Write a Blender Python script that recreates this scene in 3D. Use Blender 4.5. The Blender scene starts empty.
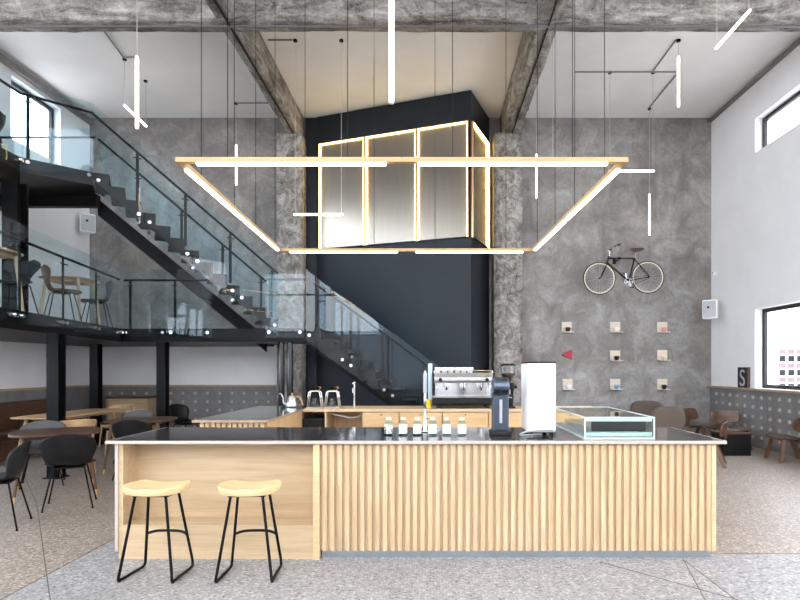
import bpy, bmesh, math, random
from mathutils import Vector, Matrix, noise
random.seed(7)
PI = math.pi
R = math.radians
scene = bpy.context.scene
COL = scene.collection
F, VX, VY, CZ = 560.0, 433.0, 368.0, 1.5      # focal length in px, vanishing point, eye height

def P(px, py, Y):            # where a photo point lies at depth Y
    return Vector(((px - VX) / F * Y, Y, CZ + (VY - py) / F * Y))
def XA(px, Y): return (px - VX) / F * Y
def ZA(py, Y): return CZ + (VY - py) / F * Y

# ------------------------------------------------------------------ materials
MATS = {}
def newmat(name):
    m = bpy.data.materials.new(name); m.use_nodes = True
    nt = m.node_tree; nt.nodes.clear()
    out = nt.nodes.new('ShaderNodeOutputMaterial')
    b = nt.nodes.new('ShaderNodeBsdfPrincipled')
    nt.links.new(b.outputs[0], out.inputs[0])
    MATS[name] = m
    return m, nt, b
def N(nt, t, **kw):
    n = nt.nodes.new(t)
    for k, v in kw.items(): setattr(n, k, v)
    return n
def ramp(nt, fac, stops):
    r = N(nt, 'ShaderNodeValToRGB')
    e = r.color_ramp.elements
    while len(e) < len(stops): e.new(0.5)
    for i, (p, c) in enumerate(stops):
        e[i].position = p; e[i].color = (c[0], c[1], c[2], 1)
    nt.links.new(fac, r.inputs[0])
    return r.outputs[0]
def coord(nt, scale=(1, 1, 1), kind='Object'):
    tc = N(nt, 'ShaderNodeTexCoord'); mp = N(nt, 'ShaderNodeMapping')
    mp.inputs['Scale'].default_value = scale
    nt.links.new(tc.outputs[kind], mp.inputs[0])
    return mp.outputs[0]
def tnoise(nt, vec, scale, detail=4, rough=.55, dist=0):
    n = N(nt, 'ShaderNodeTexNoise')
    n.inputs['Scale'].default_value = scale; n.inputs['Detail'].default_value = detail
    n.inputs['Roughness'].default_value = rough; n.inputs['Distortion'].default_value = dist
    nt.links.new(vec, n.inputs['Vector'])
    return n.outputs['Fac']
def bump(nt, b, h, strength=.3, dist=.02):
    n = N(nt, 'ShaderNodeBump'); n.inputs['Strength'].default_value = strength
    n.inputs['Distance'].default_value = dist
    nt.links.new(h, n.inputs['Height']); nt.links.new(n.outputs[0], b.inputs['Normal'])
def mix(nt, a, b, fac, mode='MIX'):
    n = N(nt, 'ShaderNodeMix', data_type='RGBA', blend_type=mode)
    for s, v in ((6, a), (7, b)):
        if hasattr(v, 'links'): nt.links.new(v, n.inputs[s])
        else: n.inputs[s].default_value = (v[0], v[1], v[2], 1)
    if hasattr(fac, 'links'): nt.links.new(fac, n.inputs[0])
    else: n.inputs[0].default_value = fac
    return n.outputs[2]
def math_(nt, op, a, b=0.0):
    n = N(nt, 'ShaderNodeMath', operation=op)
    for s, v in ((0, a), (1, b)):
        if hasattr(v, 'links'): nt.links.new(v, n.inputs[s])
        else: n.inputs[s].default_value = v
    return n.outputs[0]

def plain(name, c, rough=.5, metal=0, var=.08, scale=6, spec=None):
    m, nt, b = newmat(name)
    f = tnoise(nt, coord(nt), scale, 3)
    c0 = [x * (1 - var) for x in c]; c1 = [min(1, x * (1 + var)) for x in c]
    nt.links.new(ramp(nt, f, [(.3, c0), (.7, c1)]), b.inputs['Base Color'])
    b.inputs['Roughness'].default_value = rough; b.inputs['Metallic'].default_value = metal
    if spec is not None: b.inputs['Specular IOR Level'].default_value = spec
    return m
def wood(name, c0, c1, axis=2, rough=.45, fine=1.0, lo=.35, hi=.65):
    m, nt, b = newmat(name)
    s = [9 * fine] * 3; s[axis] = .7 * fine
    v = coord(nt, s)
    f1 = tnoise(nt, v, 2.0, 5, .6, .6)
    s2 = [60 * fine] * 3; s2[axis] = 2 * fine
    f2 = tnoise(nt, coord(nt, s2), 2.0, 3)
    f = math_(nt, 'ADD', math_(nt, 'MULTIPLY', f1, .7), math_(nt, 'MULTIPLY', f2, .3))
    nt.links.new(ramp(nt, f, [(lo, c0), (hi, c1)]), b.inputs['Base Color'])
    b.inputs['Roughness'].default_value = rough
    bump(nt, b, f2, .06, .004)
    return m
def emit(name, c, s):
    m = bpy.data.materials.new(name); m.use_nodes = True
    nt = m.node_tree; nt.nodes.clear()
    out = N(nt, 'ShaderNodeOutputMaterial'); e = N(nt, 'ShaderNodeEmission')
    e.inputs[0].default_value = (c[0], c[1], c[2], 1); e.inputs[1].default_value = s
    nt.links.new(e.outputs[0], out.inputs[0]); MATS[name] = m
    return m
def glass(name, tint, refl=1.0, rough=.02):
    m = bpy.data.materials.new(name); m.use_nodes = True
    nt = m.node_tree; nt.nodes.clear()
    out = N(nt, 'ShaderNodeOutputMaterial')
    t = N(nt, 'ShaderNodeBsdfTransparent'); t.inputs[0].default_value = (*tint, 1)
    g = N(nt, 'ShaderNodeBsdfGlossy'); g.inputs['Roughness'].default_value = rough
    fr = N(nt, 'ShaderNodeFresnel'); fr.inputs[0].default_value = 1.5
    mx = N(nt, 'ShaderNodeMixShader')
    ge = N(nt, 'ShaderNodeNewGeometry'); front = math_(nt, 'SUBTRACT', 1.0, ge.outputs['Backfacing'])
    nt.links.new(math_(nt, 'MULTIPLY', math_(nt, 'MULTIPLY', fr.outputs[0], refl), front), mx.inputs[0])
    nt.links.new(t.outputs[0], mx.inputs[1]); nt.links.new(g.outputs[0], mx.inputs[2])
    nt.links.new(mx.outputs[0], out.inputs[0]); MATS[name] = m
    return m

# concrete of the back wall
def concrete(name, lo, mid, hi, warm):
    m, nt, b = newmat(name)
    v = coord(nt)
    big = tnoise(nt, v, .55, 5, .6, .4)
    med = tnoise(nt, v, 2.2, 8, .68, .9)
    fin = tnoise(nt, v, 16, 6, .7)
    f = math_(nt, 'ADD', math_(nt, 'ADD', math_(nt, 'MULTIPLY', big, .38), math_(nt, 'MULTIPLY', med, .44)), math_(nt, 'MULTIPLY', fin, .18))
    c = ramp(nt, f, [(.36, lo), (.5, mid), (.64, hi)])
    c = mix(nt, c, warm, math_(nt, 'MULTIPLY', ramp(nt, tnoise(nt, v, .8, 4, .6, .8), [(.5, (0, 0, 0)), (.72, (1, 1, 1))]), .45))
    streak = tnoise(nt, coord(nt, (1.2, 1.2, .18)), 1.6, 6, .65, .6)
    c = mix(nt, c, (.05, .048, .045), math_(nt, 'MULTIPLY', ramp(nt, streak, [(.56, (0, 0, 0)), (.75, (1, 1, 1))]), .45))
    vo = N(nt, 'ShaderNodeTexVoronoi', feature='DISTANCE_TO_EDGE'); vo.inputs['Scale'].default_value = .55
    dv = N(nt, 'ShaderNodeVectorMath', operation='ADD')
    nz = N(nt, 'ShaderNodeTexNoise'); nz.inputs['Scale'].default_value = 1.6; nz.inputs['Detail'].default_value = 8
    nt.links.new(v, nz.inputs['Vector']); nt.links.new(v, dv.inputs[0]); nt.links.new(nz.outputs['Color'], dv.inputs[1])
    nt.links.new(dv.outputs[0], vo.inputs['Vector'])
    crack = ramp(nt, vo.outputs['Distance'], [(.0, (1, 1, 1)), (.02, (0, 0, 0))])
    c = mix(nt, c, (.06, .055, .05), math_(nt, 'MULTIPLY', math_(nt, 'MULTIPLY', crack, .22), ramp(nt, med, [(.45, (0, 0, 0)), (.6, (1, 1, 1))])))
    nt.links.new(c, b.inputs['Base Color'])
    b.inputs['Roughness'].default_value = .75
    bump(nt, b, f, .5, .03)
concrete('concrete', (.125, .112, .104), (.24, .223, .21), (.41, .39, .375), (.20, .155, .125))
concrete('wainscot', (.15, .147, .15), (.20, .197, .20), (.25, .245, .25), (.19, .18, .17))
wood('peg_wood', (.38, .30, .23), (.52, .43, .34), 0, .5)
wood('pale_wood', (.58, .47, .37), (.74, .64, .53), 0, .5)
def rough_beam(name, axis, st=.8):
    m, nt, b = newmat(name)
    s = [3.2, 3.2, 3.2]; s[axis] = st
    v = coord(nt, s)
    a = tnoise(nt, v, 1.3, 10, .72, 1.6)
    d = tnoise(nt, coord(nt), 3.2, 10, .75, .8)
    g = tnoise(nt, coord(nt), 30, 5, .7)
    f = math_(nt, 'ADD', math_(nt, 'ADD', math_(nt, 'MULTIPLY', a, .5), math_(nt, 'MULTIPLY', d, .32)), math_(nt, 'MULTIPLY', g, .18))
    c = ramp(nt, f, [(.39, (.045, .036, .03)), (.465, (.18, .16, .14)), (.53, (.32, .295, .27)), (.63, (.60, .575, .545))])
    nt.links.new(c, b.inputs['Base Color']); b.inputs['Roughness'].default_value = .85
    bump(nt, b, f, 1.0, .05)
rough_beam('beam_long', 1); rough_beam('beam_cross', 0); rough_beam('column_concrete', 2, 2.6)

# terrazzo floor
m, nt, b = newmat('terrazzo')
v = coord(nt)
vo = N(nt, 'ShaderNodeTexVoronoi'); vo.inputs['Scale'].default_value = 48; nt.links.new(v, vo.inputs['Vector'])
sp = N(nt, 'ShaderNodeSeparateColor'); nt.links.new(vo.outputs['Color'], sp.inputs[0])
chips = ramp(nt, sp.outputs[0], [(.0, (.10, .085, .075)), (.30, (.27, .245, .23)), (.6, (.40, .375, .36)), (1., (.58, .56, .545))])
chip_in = ramp(nt, vo.outputs['Distance'], [(.42, (1, 1, 1)), (.62, (0, 0, 0))])
sx = N(nt, 'ShaderNodeSeparateXYZ'); nt.links.new(v, sx.inputs[0])
warmz = math_(nt, 'MAXIMUM', math_(nt, 'LESS_THAN', sx.outputs[0], -2.8), math_(nt, 'MULTIPLY', math_(nt, 'GREATER_THAN', sx.outputs[0], 1.96), math_(nt, 'GREATER_THAN', sx.outputs[1], 4.52)))
ground = mix(nt, (.30, .295, .295), (.29, .26, .235), warmz)
c = mix(nt, ground, chips, math_(nt, 'MULTIPLY', chip_in, .85))
c = mix(nt, c, (1.0, .92, .84), math_(nt, 'MULTIPLY', warmz, 1.0), 'MULTIPLY')
c = mix(nt, c, (.12, .11, .10), math_(nt, 'MULTIPLY', ramp(nt, tnoise(nt, v, .9, 6, .65), [(.5, (0, 0, 0)), (.8, (1, 1, 1))]), .35))
nt.links.new(c, b.inputs['Base Color']); b.inputs['Roughness'].default_value = .42
b.inputs['Specular IOR Level'].default_value = .32

plain('white_paint', (.86, .85, .86), .7, 0, .03, 2)
plain('ceiling_paint', (.87, .86, .85), .8, 0, .04, 1.2)
plain('navy_paint', (.013, .018, .025), .42, 0, .12, 1.5, .25)
plain('black_steel', (.005, .005, .0055), .42, .0, .2, 8, .15)
plain('black_gloss', (.010, .010, .011), .16, 0, .1, 8)
plain('dark_grey_steel', (.022, .021, .022), .42, .2, .15, 6, .3)
plain('tread_steel', (.03, .028, .028), .45, .2, .2, 9, .3)
plain('chrome', (.80, .80, .82), .12, 1, .03)
plain('brushed_steel', (.62, .63, .65), .28, 1, .06, 14)
plain('kick_steel', (.42, .46, .49), .3, .9, .06, 10)
plain('stone_top', (.035, .033, .034), .10, 0, .35, 5)
plain('white_edge', (.52, .44, .37), .5, 0, .03)
plain('white_plastic', (.86, .86, .87), .3, 0, .02)
plain('grey_plastic', (.45, .45, .46), .4, 0, .04)
plain('black_plastic', (.007, .007, .0075), .4, 0, .15, 6, .3)
plain('charcoal_shell', (.016, .017, .019), .45, 0, .12, 6, .3)
plain('grey_shell', (.06, .06, .066), .5, 0, .1)
plain('brown_leather', (.085, .042, .024), .5, 0, .2, 14)
plain('taupe_fabric', (.105, .078, .060), .85, 0, .12, 60)
plain('tan_shell', (.22, .095, .03), .4, 0, .1)
plain('brass', (.80, .58, .24), .28, 1, .05)
plain('copper', (.72, .42, .24), .35, 1, .05)
plain('slate_blue', (.075, .095, .125), .25, .6, .06)
plain('pale_frame', (.62, .70, .68), .35, 0, .03)
plain('cream', (.80, .72, .56), .45, 0, .03)
plain('rubber', (.03, .026, .022), .7, 0, .1)
plain('saddle_leather', (.06, .022, .014), .45, 0, .2)
plain('red_paint', (.42, .02, .03), .5, 0, .08)
plain('pink_clay', (.70, .30, .24), .55, 0, .06)
plain('blue_clay', (.16, .36, .55), .45, 0, .06)
plain('sand_clay', (.72, .62, .48), .55, 0, .05)
plain('coffee_beans', (.05, .022, .012), .5, 0, .5, 120)
plain('paper', (.86, .87, .85), .6, 0, .02)
plain('pale_blue', (.55, .72, .80), .35, 0, .04)
plain('yellow_paint', (.75, .55, .04), .5, 0, .05)
plain('facade', (.72, .70, .70), .8, 0, .04, 1)
plain('facade_window', (.02, .02, .024), .9, 0, .1, 1, .0)
plain('spandrel', (.16, .11, .115), .9, 0, .1, 1, .0)
plain('bounce_paving', (.62, .61, .60), .9, 0, .1, 1)
plain('seam', (.13, .11, .095), .6, 0, .1)
plain('zinc_pipe', (.24, .23, .23), .45, .6, .08)
wood('birch_ply', (.50, .35, .20), (.64, .47, .29), 0, .42, .8)
wood('slat_wood', (.50, .34, .18), (.72, .53, .33), 2, .45, 1.1)
wood('groove_wood', (.52, .37, .22), (.66, .50, .33), 2, .6)
wood('drawer_wood', (.52, .32, .15), (.68, .46, .25), 0, .4)
wood('light_wood', (.62, .42, .22), (.76, .56, .33), 0, .45)
wood('stool_wood', (.66, .45, .21), (.80, .60, .34), 0, .38, 1.2)
wood('oak', (.42, .25, .12), (.60, .40, .22), 0, .45)
wood('oak_leg', (.44, .29, .15), (.60, .42, .25), 2, .45)
wood('walnut', (.055, .025, .013), (.13, .062, .033), 0, .32)
wood('walnut_leg', (.105, .048, .022), (.17, .084, .042), 2, .4)
wood('ply_edge', (.34, .24, .15), (.46, .34, .23), 2, .5)
wood('chandelier_wood', (.48, .285, .125), (.60, .38, .185), 0, .45)
glass('rail_glass', (.89, .96, .985), 1.0)
glass('window_glass', (.985, .99, .995), 1.0)
glass('clear_glass', (.96, .975, .975), 1.2)
glass('smoked_glass', (.62, .52, .44), 1.6)
glass('green_glass', (.91, .96, .945), 1.3)
glass('bottle_glass', (.74, .86, .84), 1.6)
emit('tube_white', (1, .90, .76), 5)
emit('led_warm', (1, .80, .52), 6)
emit('led_gold', (1, .70, .22), 7)
# bronze coated polycarbonate of the lit panels
m, nt, b = newmat('bronze_panel')
s = coord(nt, (26, 26, .5)); f = tnoise(nt, s, 2, 4)
nt.links.new(ramp(nt, f, [(.2, (.25, .22, .185)), (.8, (.32, .285, .24))]), b.inputs['Base Color'])
b.inputs['Metallic'].default_value = .72; b.inputs['Roughness'].default_value = .23
bump(nt, b, f, .12, .004)
# bottle label with dark marks
m, nt, b = newmat('marked_label')
f = tnoise(nt, coord(nt, (1, 1, 1)), 55, 2)
nt.links.new(ramp(nt, f, [(.50, (.86, .87, .85)), (.56, (.06, .08, .12))]), b.inputs['Base Color'])

# ------------------------------------------------------------------ mesh builder
class MB:
    def __init__(s): s.bm = bmesh.new()
    def box(s, a, b):
        x0, y0, z0 = [min(p, q) for p, q in zip(a, b)]; x1, y1, z1 = [max(p, q) for p, q in zip(a, b)]
        v = [s.bm.verts.new(p) for p in ((x0,y0,z0),(x1,y0,z0),(x1,y1,z0),(x0,y1,z0),(x0,y0,z1),(x1,y0,z1),(x1,y1,z1),(x0,y1,z1))]
        for f in ((3,2,1,0),(4,5,6,7),(0,1,5,4),(1,2,6,5),(2,3,7,6),(3,0,4,7)): s.bm.faces.new([v[i] for i in f])
        return s
    def cbox(s, c, d, rz=0, M=None):
        """box of size d centred at c, turned by rz or matrix M"""
        M = M or Matrix.Rotation(rz, 4, 'Z'); c = Vector(c)
        v = [s.bm.verts.new(c + M @ Vector((x*d[0]/2, y*d[1]/2, z*d[2]/2))) for x, y, z in
             ((-1,-1,-1),(1,-1,-1),(1,1,-1),(-1,1,-1),(-1,-1,1),(1,-1,1),(1,1,1),(-1,1,1))]
        for f in ((3,2,1,0),(4,5,6,7),(0,1,5,4),(1,2,6,5),(2,3,7,6),(3,0,4,7)): s.bm.faces.new([v[i] for i in f])
        return s
    def prism(s, pts, off):
        """polygon of 3D points swept by vector off"""
        off = Vector(off); pts = [Vector(p) for p in pts]
        a = [s.bm.verts.new(p) for p in pts]; b = [s.bm.verts.new(p + off) for p in pts]
        n = len(pts)
        s.bm.faces.new(a[::-1]); s.bm.faces.new(b)
        for i in range(n): s.bm.faces.new((a[i], a[(i+1) % n], b[(i+1) % n], b[i]))
        return s
    def bar(s, p, q, w, h, up=(0, 0, 1)):
        p, q = Vector(p), Vector(q); d = (q - p).normalized(); up = Vector(up)
        if abs(d.dot(up)) > .98: up = Vector((0, 1, 0))
        r = d.cross(up).normalized(); u = r.cross(d)
        pts = [p + r*w/2*a + u*h/2*b for a, b in ((-1,-1),(1,-1),(1,1),(-1,1))]
        return s.prism(pts, q - p)
    def tube(s, pts, r, n=8, r1=None, closed=False):
        pts = [Vector(p) for p in pts]; rings = []
        k = len(pts); prev = None
        for i, p in enumerate(pts):
            if closed: d = (pts[(i+1) % k] - pts[i-1])
            else: d = pts[min(i+1, k-1)] - pts[max(i-1, 0)]
            d.normalize()
            if prev is None:
                a = Vector((0, 0, 1)) if abs(d.z) < .9 else Vector((1, 0, 0))
                u = d.cross(a).normalized()
            else:
                u = (prev - d * prev.dot(d)).normalized()
            prev = u; w = d.cross(u)
            rr = r if r1 is None else r + (r1 - r) * i / (k - 1)
            rings.append([s.bm.verts.new(p + (u*math.cos(2*PI*j/n) + w*math.sin(2*PI*j/n)) * rr) for j in range(n)])
        for i in range(k if closed else k-1):
            A, B = rings[i], rings[(i+1) % k]
            for j in range(n): s.bm.faces.new((A[j], A[(j+1) % n], B[(j+1) % n], B[j]))
        if not closed:
            s.bm.faces.new(rings[0][::-1]); s.bm.faces.new(rings[-1])
        return s
    def lathe(s, prof, c=(0, 0, 0), n=24, axis='Z', sq=None):
        """profile (r, h) turned about an axis through c; sq = superellipse exponent"""
        c = Vector(c); rings = []
        for r, h in prof:
            ring = []
            for j in range(n):
                t = 2*PI*j/n; ca, sa = math.cos(t), math.sin(t)
                if sq:
                    k = (abs(ca)**sq + abs(sa)**sq) ** (-1/sq); ca *= k; sa *= k
                p = Vector((r*ca, r*sa, h))
                if axis == 'Y': p = Vector((r*ca, -h, r*sa))
                if axis == 'X': p = Vector((h, r*ca, r*sa))
                ring.append(s.bm.verts.new(c + p))
            rings.append(ring)
        for A, B in zip(rings, rings[1:]):
            for j in range(n): s.bm.faces.new((A[j], A[(j+1) % n], B[(j+1) % n], B[j]))
        s.bm.faces.new(rings[0][::-1]); s.bm.faces.new(rings[-1])
        return s
    def shell(s, prof, nu=10, nt=20):
        """prof: rows (y, z, halfwidth, forward curl, side lift, top bulge): a bent sheet, no thickness"""
        def cr(p0, p1, p2, p3, t):
            return .5*((2*p1) + (-p0+p2)*t + (2*p0-5*p1+4*p2-p3)*t*t + (-p0+3*p1-3*p2+p3)*t**3)
        k = len(prof); rows = []
        for i in range(nt+1):
            g = i/nt*(k-1); a = min(int(g), k-2); t = g - a
            q = [prof[max(0, min(k-1, a+d))] for d in (-1, 0, 1, 2)]
            y, z, w, cu, li, bu = [cr(q[0][j], q[1][j], q[2][j], q[3][j], t) for j in range(6)]
            rows.append([s.bm.verts.new((u*w, y - cu*u*u, z + li*u*u + bu*(1-u*u))) for u in [2*j/nu-1 for j in range(nu+1)]])
        for A, B in zip(rows, rows[1:]):
            for j in range(nu): s.bm.faces.new((A[j], A[j+1], B[j+1], B[j]))
        return s
    def build(s, name, mat, parent=None, smooth=False, bevel=0, solid=0, sub=0):
        bm = s.bm
        bmesh.ops.recalc_face_normals(bm, faces=bm.faces)
        off = Vector((0, 0, 0)); q = parent
        while q: off += q.location; q = q.parent
        if parent: bmesh.ops.translate(bm, verts=bm.verts, vec=-off)
        me = bpy.data.meshes.new(name); bm.to_mesh(me); bm.free()
        o = bpy.data.objects.new(name, me); COL.objects.link(o)
        me.materials.append(MATS[mat] if isinstance(mat, str) else mat)
        if parent: o.parent = parent
        if smooth:
            for p in me.polygons: p.use_smooth = True
        if solid:
            d = o.modifiers.new('solid', 'SOLIDIFY'); d.thickness = solid; d.offset = 0
        if sub:
            d = o.modifiers.new('sub', 'SUBSURF'); d.levels = d.render_levels = sub
        if bevel:
            d = o.modifiers.new('bevel', 'BEVEL'); d.width = bevel; d.segments = 2; d.limit_method = 'ANGLE'
        return o

def tag(o, label, cat, group=None):
    o['label'] = label; o['category'] = cat
    if group: o['group'] = group
    return o
def thing(name, label, cat, loc=(0, 0, 0), group=None):
    o = bpy.data.objects.new(name, None); COL.objects.link(o); o.location = loc
    o.empty_display_size = .1
    return tag(o, label, cat, group)
def struct(o):
    o['kind'] = 'structure'; return o
def kids(o): return [c for c in COL.objects if c.parent == o]
def dup(o, label=None, loc=None, rz=None, parent=None):
    c = o.copy(); COL.objects.link(c)
    if parent: c.parent = parent
    for ch in kids(o): dup(ch, parent=c)
    if label: c['label'] = label
    if loc is not None: c.location = loc
    if rz is not None: c.rotation_euler = (0, 0, rz)
    return c
def spin(o, loc, rz):
    o.location = loc; o.rotation_euler = (0, 0, rz); return o

# ------------------------------------------------------------------ room
XL, XR, YB, YF, H = -7.58, 6.14, 12.36, -4.0, 7.02
struct(MB().box((XL-.3, YF-.3, -.25), (XR+.3, YB+.3, 0)).build('floor', 'terrazzo'))
struct(MB().box((XL-.3, YF-.3, H), (XR+.3, YB+.3, H+.25)).build('ceiling', 'ceiling_paint'))
struct(MB().box((XL-.3, YB, 0), (XR+.3, YB+.3, H)).build('wall_back', 'concrete'))

def side_wall(name, x0, x1, holes):
    ys = sorted({YF, YB} | {h[0] for h in holes} | {h[1] for h in holes})
    zs = sorted({0, H} | {h[2] for h in holes} | {h[3] for h in holes})
    mb = MB()
    for a, b in zip(ys, ys[1:]):
        for c, d in zip(zs, zs[1:]):
            if not any(h[0] <= a and b <= h[1] and h[2] <= c and d <= h[3] for h in holes):
                mb.box((x0, a, c), (x1, b, d))
    bmesh.ops.remove_doubles(mb.bm, verts=mb.bm.verts, dist=1e-5)
    seen = {}
    for f in mb.bm.faces: seen.setdefault(tuple(sorted(v.index for v in f.verts)), []).append(f)
    mb.bm.verts.index_update(); seen = {}
    for f in mb.bm.faces: seen.setdefault(tuple(sorted(v.index for v in f.verts)), []).append(f)
    dead = [f for fs in seen.values() if len(fs) > 1 for f in fs]
    bmesh.ops.delete(mb.bm, geom=dead, context='FACES')
    return struct(mb.build(name, 'white_paint'))
WN = [0]
def window(x, y0, y1, z0, z1, inset):
    WN[0] += 1; w = .07
    mb = MB()
    mb.box((x-.03, y0, z0), (x+.03, y1, z0+w)).box((x-.03, y0, z1-w), (x+.03, y1, z1))
    mb.box((x-.03, y0, z0+w), (x+.03, y0+w, z1-w)).box((x-.03, y1-w, z0+w), (x+.03, y1, z1-w))
    f = struct(mb.build('window_%d' % WN[0], 'dark_grey_steel'))
    MB().box((x-.005, y0+w, z0+w), (x+.005, y1-w, z1-w)).build('pane', 'window_glass', f)
RH = [(8.2, 10.68, 5.6, 6.25), (8.2, 10.68, 1.12, 2.62), (3.4, 7.2, 4.4, 6.6), (3.4, 7.2, 1.12, 3.6), (-.8, 3.0, 4.4, 6.6), (-.8, 3.0, 1.12, 3.6)]  # all but the rearmost are unseen, added and enlarged to let in daylight
LH = [(10.06, 11.4, 5.63, 6.77), (5.4, 9.0, 4.9, 6.8), (1.0, 5.1, 4.9, 6.8), (-3.6, .7, 4.9, 6.8), (-3.6, .7, .4, 3.6), (1.0, 5.1, .4, 3.6), (5.5, 9.5, 1.2, 1.9)]  # unseen ones nearer than the rearmost put in for light and panel reflections
side_wall('wall_right', XR, XR+.28, RH); side_wall('wall_left', XL-.28, XL, LH)
for h in RH: window(XR+.17, *h, 1)
for h in LH: window(XL-.17, *h, -1)
# unseen front of the hall: high window band shaped for the light inside
mb = MB()
mb.box((XL-.3, YF-.3, 0), (XR+.3, YF, 3.0)).box((XL-.3, YF-.3, 6.3), (XR+.3, YF, H))
for i in range(6):
    x = XL + (XR-XL)*i/5; mb.box((x-.15, YF-.3, 3.0), (x+.15, YF, 6.3))
struct(mb.build('wall_front', 'white_paint'))
for i in range(5):
    a = XL + (XR-XL)*i/5+.15; b_ = XL + (XR-XL)*(i+1)/5-.15
    WN[0] += 1; mb = MB()
    for z in (3.0, 4.6, 6.22): mb.box((a, YF-.2, z), (b_, YF-.12, z+.08))
    mb.box((a, YF-.2, 3.08), (a+.07, YF-.12, 6.22)).box((b_-.07, YF-.2, 3.08), (b_, YF-.12, 6.22))
    f = struct(mb.build('window_%d' % WN[0], 'dark_grey_steel'))
    MB().box((a+.07, YF-.165, 3.08), (b_-.07, YF-.155, 4.6)).box((a+.07, YF-.165, 4.68), (b_-.07, YF-.155, 6.22)).build('pane', 'window_glass', f)

# white plastered part of the back wall under the mezzanine, sills, cornice strips
struct(MB().box((XL, YB-.02, 1.13), (-3.42, YB, 2.0)).build('wall_alcove', 'white_paint'))
struct(MB().box((XL, YB-.07, 1.09), (-3.42, YB, 1.13)).build('trim_1', 'ply_edge'))
struct(MB().box((XR-.10, YF, 1.075), (XR+.14, YB, 1.115)).build('trim_2', 'ply_edge'))
struct(MB().box((XL, YF, 1.09), (XL+.05, YB, 1.13)).build('trim_3', 'ply_edge'))
struct(MB().box((XR-.07, YF, H-.10), (XR, YB, H-.05)).build('trim_4', 'zinc_pipe'))
struct(MB().box((XL, YF, H-.16), (XL+.09, YB, H-.06)).build('trim_5', 'zinc_pipe'))
struct(MB().box((XL, YF, 0), (XL+.03, YB, 1.09)).build('wall_wainscot', 'wainscot'))
# seams inlaid in the terrazzo
def floor_pt(px, py):
    Y = CZ*F/(py-VY); return Vector((XA(px, Y), Y, .001))
sn = 6
for p, q in (((-2.8, -3.9), (-2.8, 12.3)), ((1.96, -3.9), (1.96, 4.35)), ((2.35, 4.52), (6.1, 4.52)),
             (floor_pt(683, 559), floor_pt(716, 620)), (floor_pt(37, 505), floor_pt(51, 606)), (floor_pt(37, 505), (-7.4, 9.9)), (floor_pt(600, 562), floor_pt(760, 606))):
    struct(MB().bar((p[0], p[1], .0), (q[0], q[1], .0), .007, .004).build('trim_%d' % sn, 'seam')); sn += 1

# rough concrete frame
def rough_box(a, b, step, amp, name, mat):
    mb = MB(); mb.box(a, b); bm = mb.bm
    for ax in range(3):
        lo, hi = a[ax], b[ax]; n = max(2, int((hi-lo)/step)) if hi-lo > .5 else 4
        for i in range(1, n):
            co = [0, 0, 0]; co[ax] = lo+(hi-lo)*i/n; no = [0, 0, 0]; no[ax] = 1
            bmesh.ops.bisect_plane(bm, geom=bm.verts[:]+bm.edges[:]+bm.faces[:], plane_co=co, plane_no=no)
    c = (Vector(a)+Vector(b))/2
    for v in bm.verts:
        d = noise.noise_vector(v.co*3.1)*.6 + noise.noise_vector(v.co*9)*.55
        v.co += d*amp
    return struct(mb.build(name, mat, smooth=True))
rough_box((-3.32, 11.90, 0), (-2.79, YB, 6.50), .12, .02, 'column_left', 'column_concrete')
rough_box((1.30, 11.90, 0), (1.90, YB, 6.50), .12, .02, 'column_right', 'column_concrete')
rough_box((-3.10, 2.5, 6.50), (-2.85, YB, H), .14, .022, 'beam_left', 'beam_long')
rough_box((1.48, 2.5, 6.50), (1.84, YB, H), .14, .022, 'beam_right', 'beam_long')
rough_box((XL, 8.02, 6.49), (XR, 8.31, H), .14, .022, 'beam_cross', 'beam_cross')
struct(MB().bar((-2.96, 2.5, 6.488), (-2.96, 11.9, 6.488), .018, .03).build('trim_20', 'black_steel'))
struct(MB().bar((1.68, 2.5, 6.488), (1.68, 11.9, 6.488), .018, .03).build('trim_21', 'black_steel'))
struct(MB().bar((XL, 8.16, 6.475), (XR, 8.16, 6.475), .03, .025).build('trim_22', 'zinc_pipe'))

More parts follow.
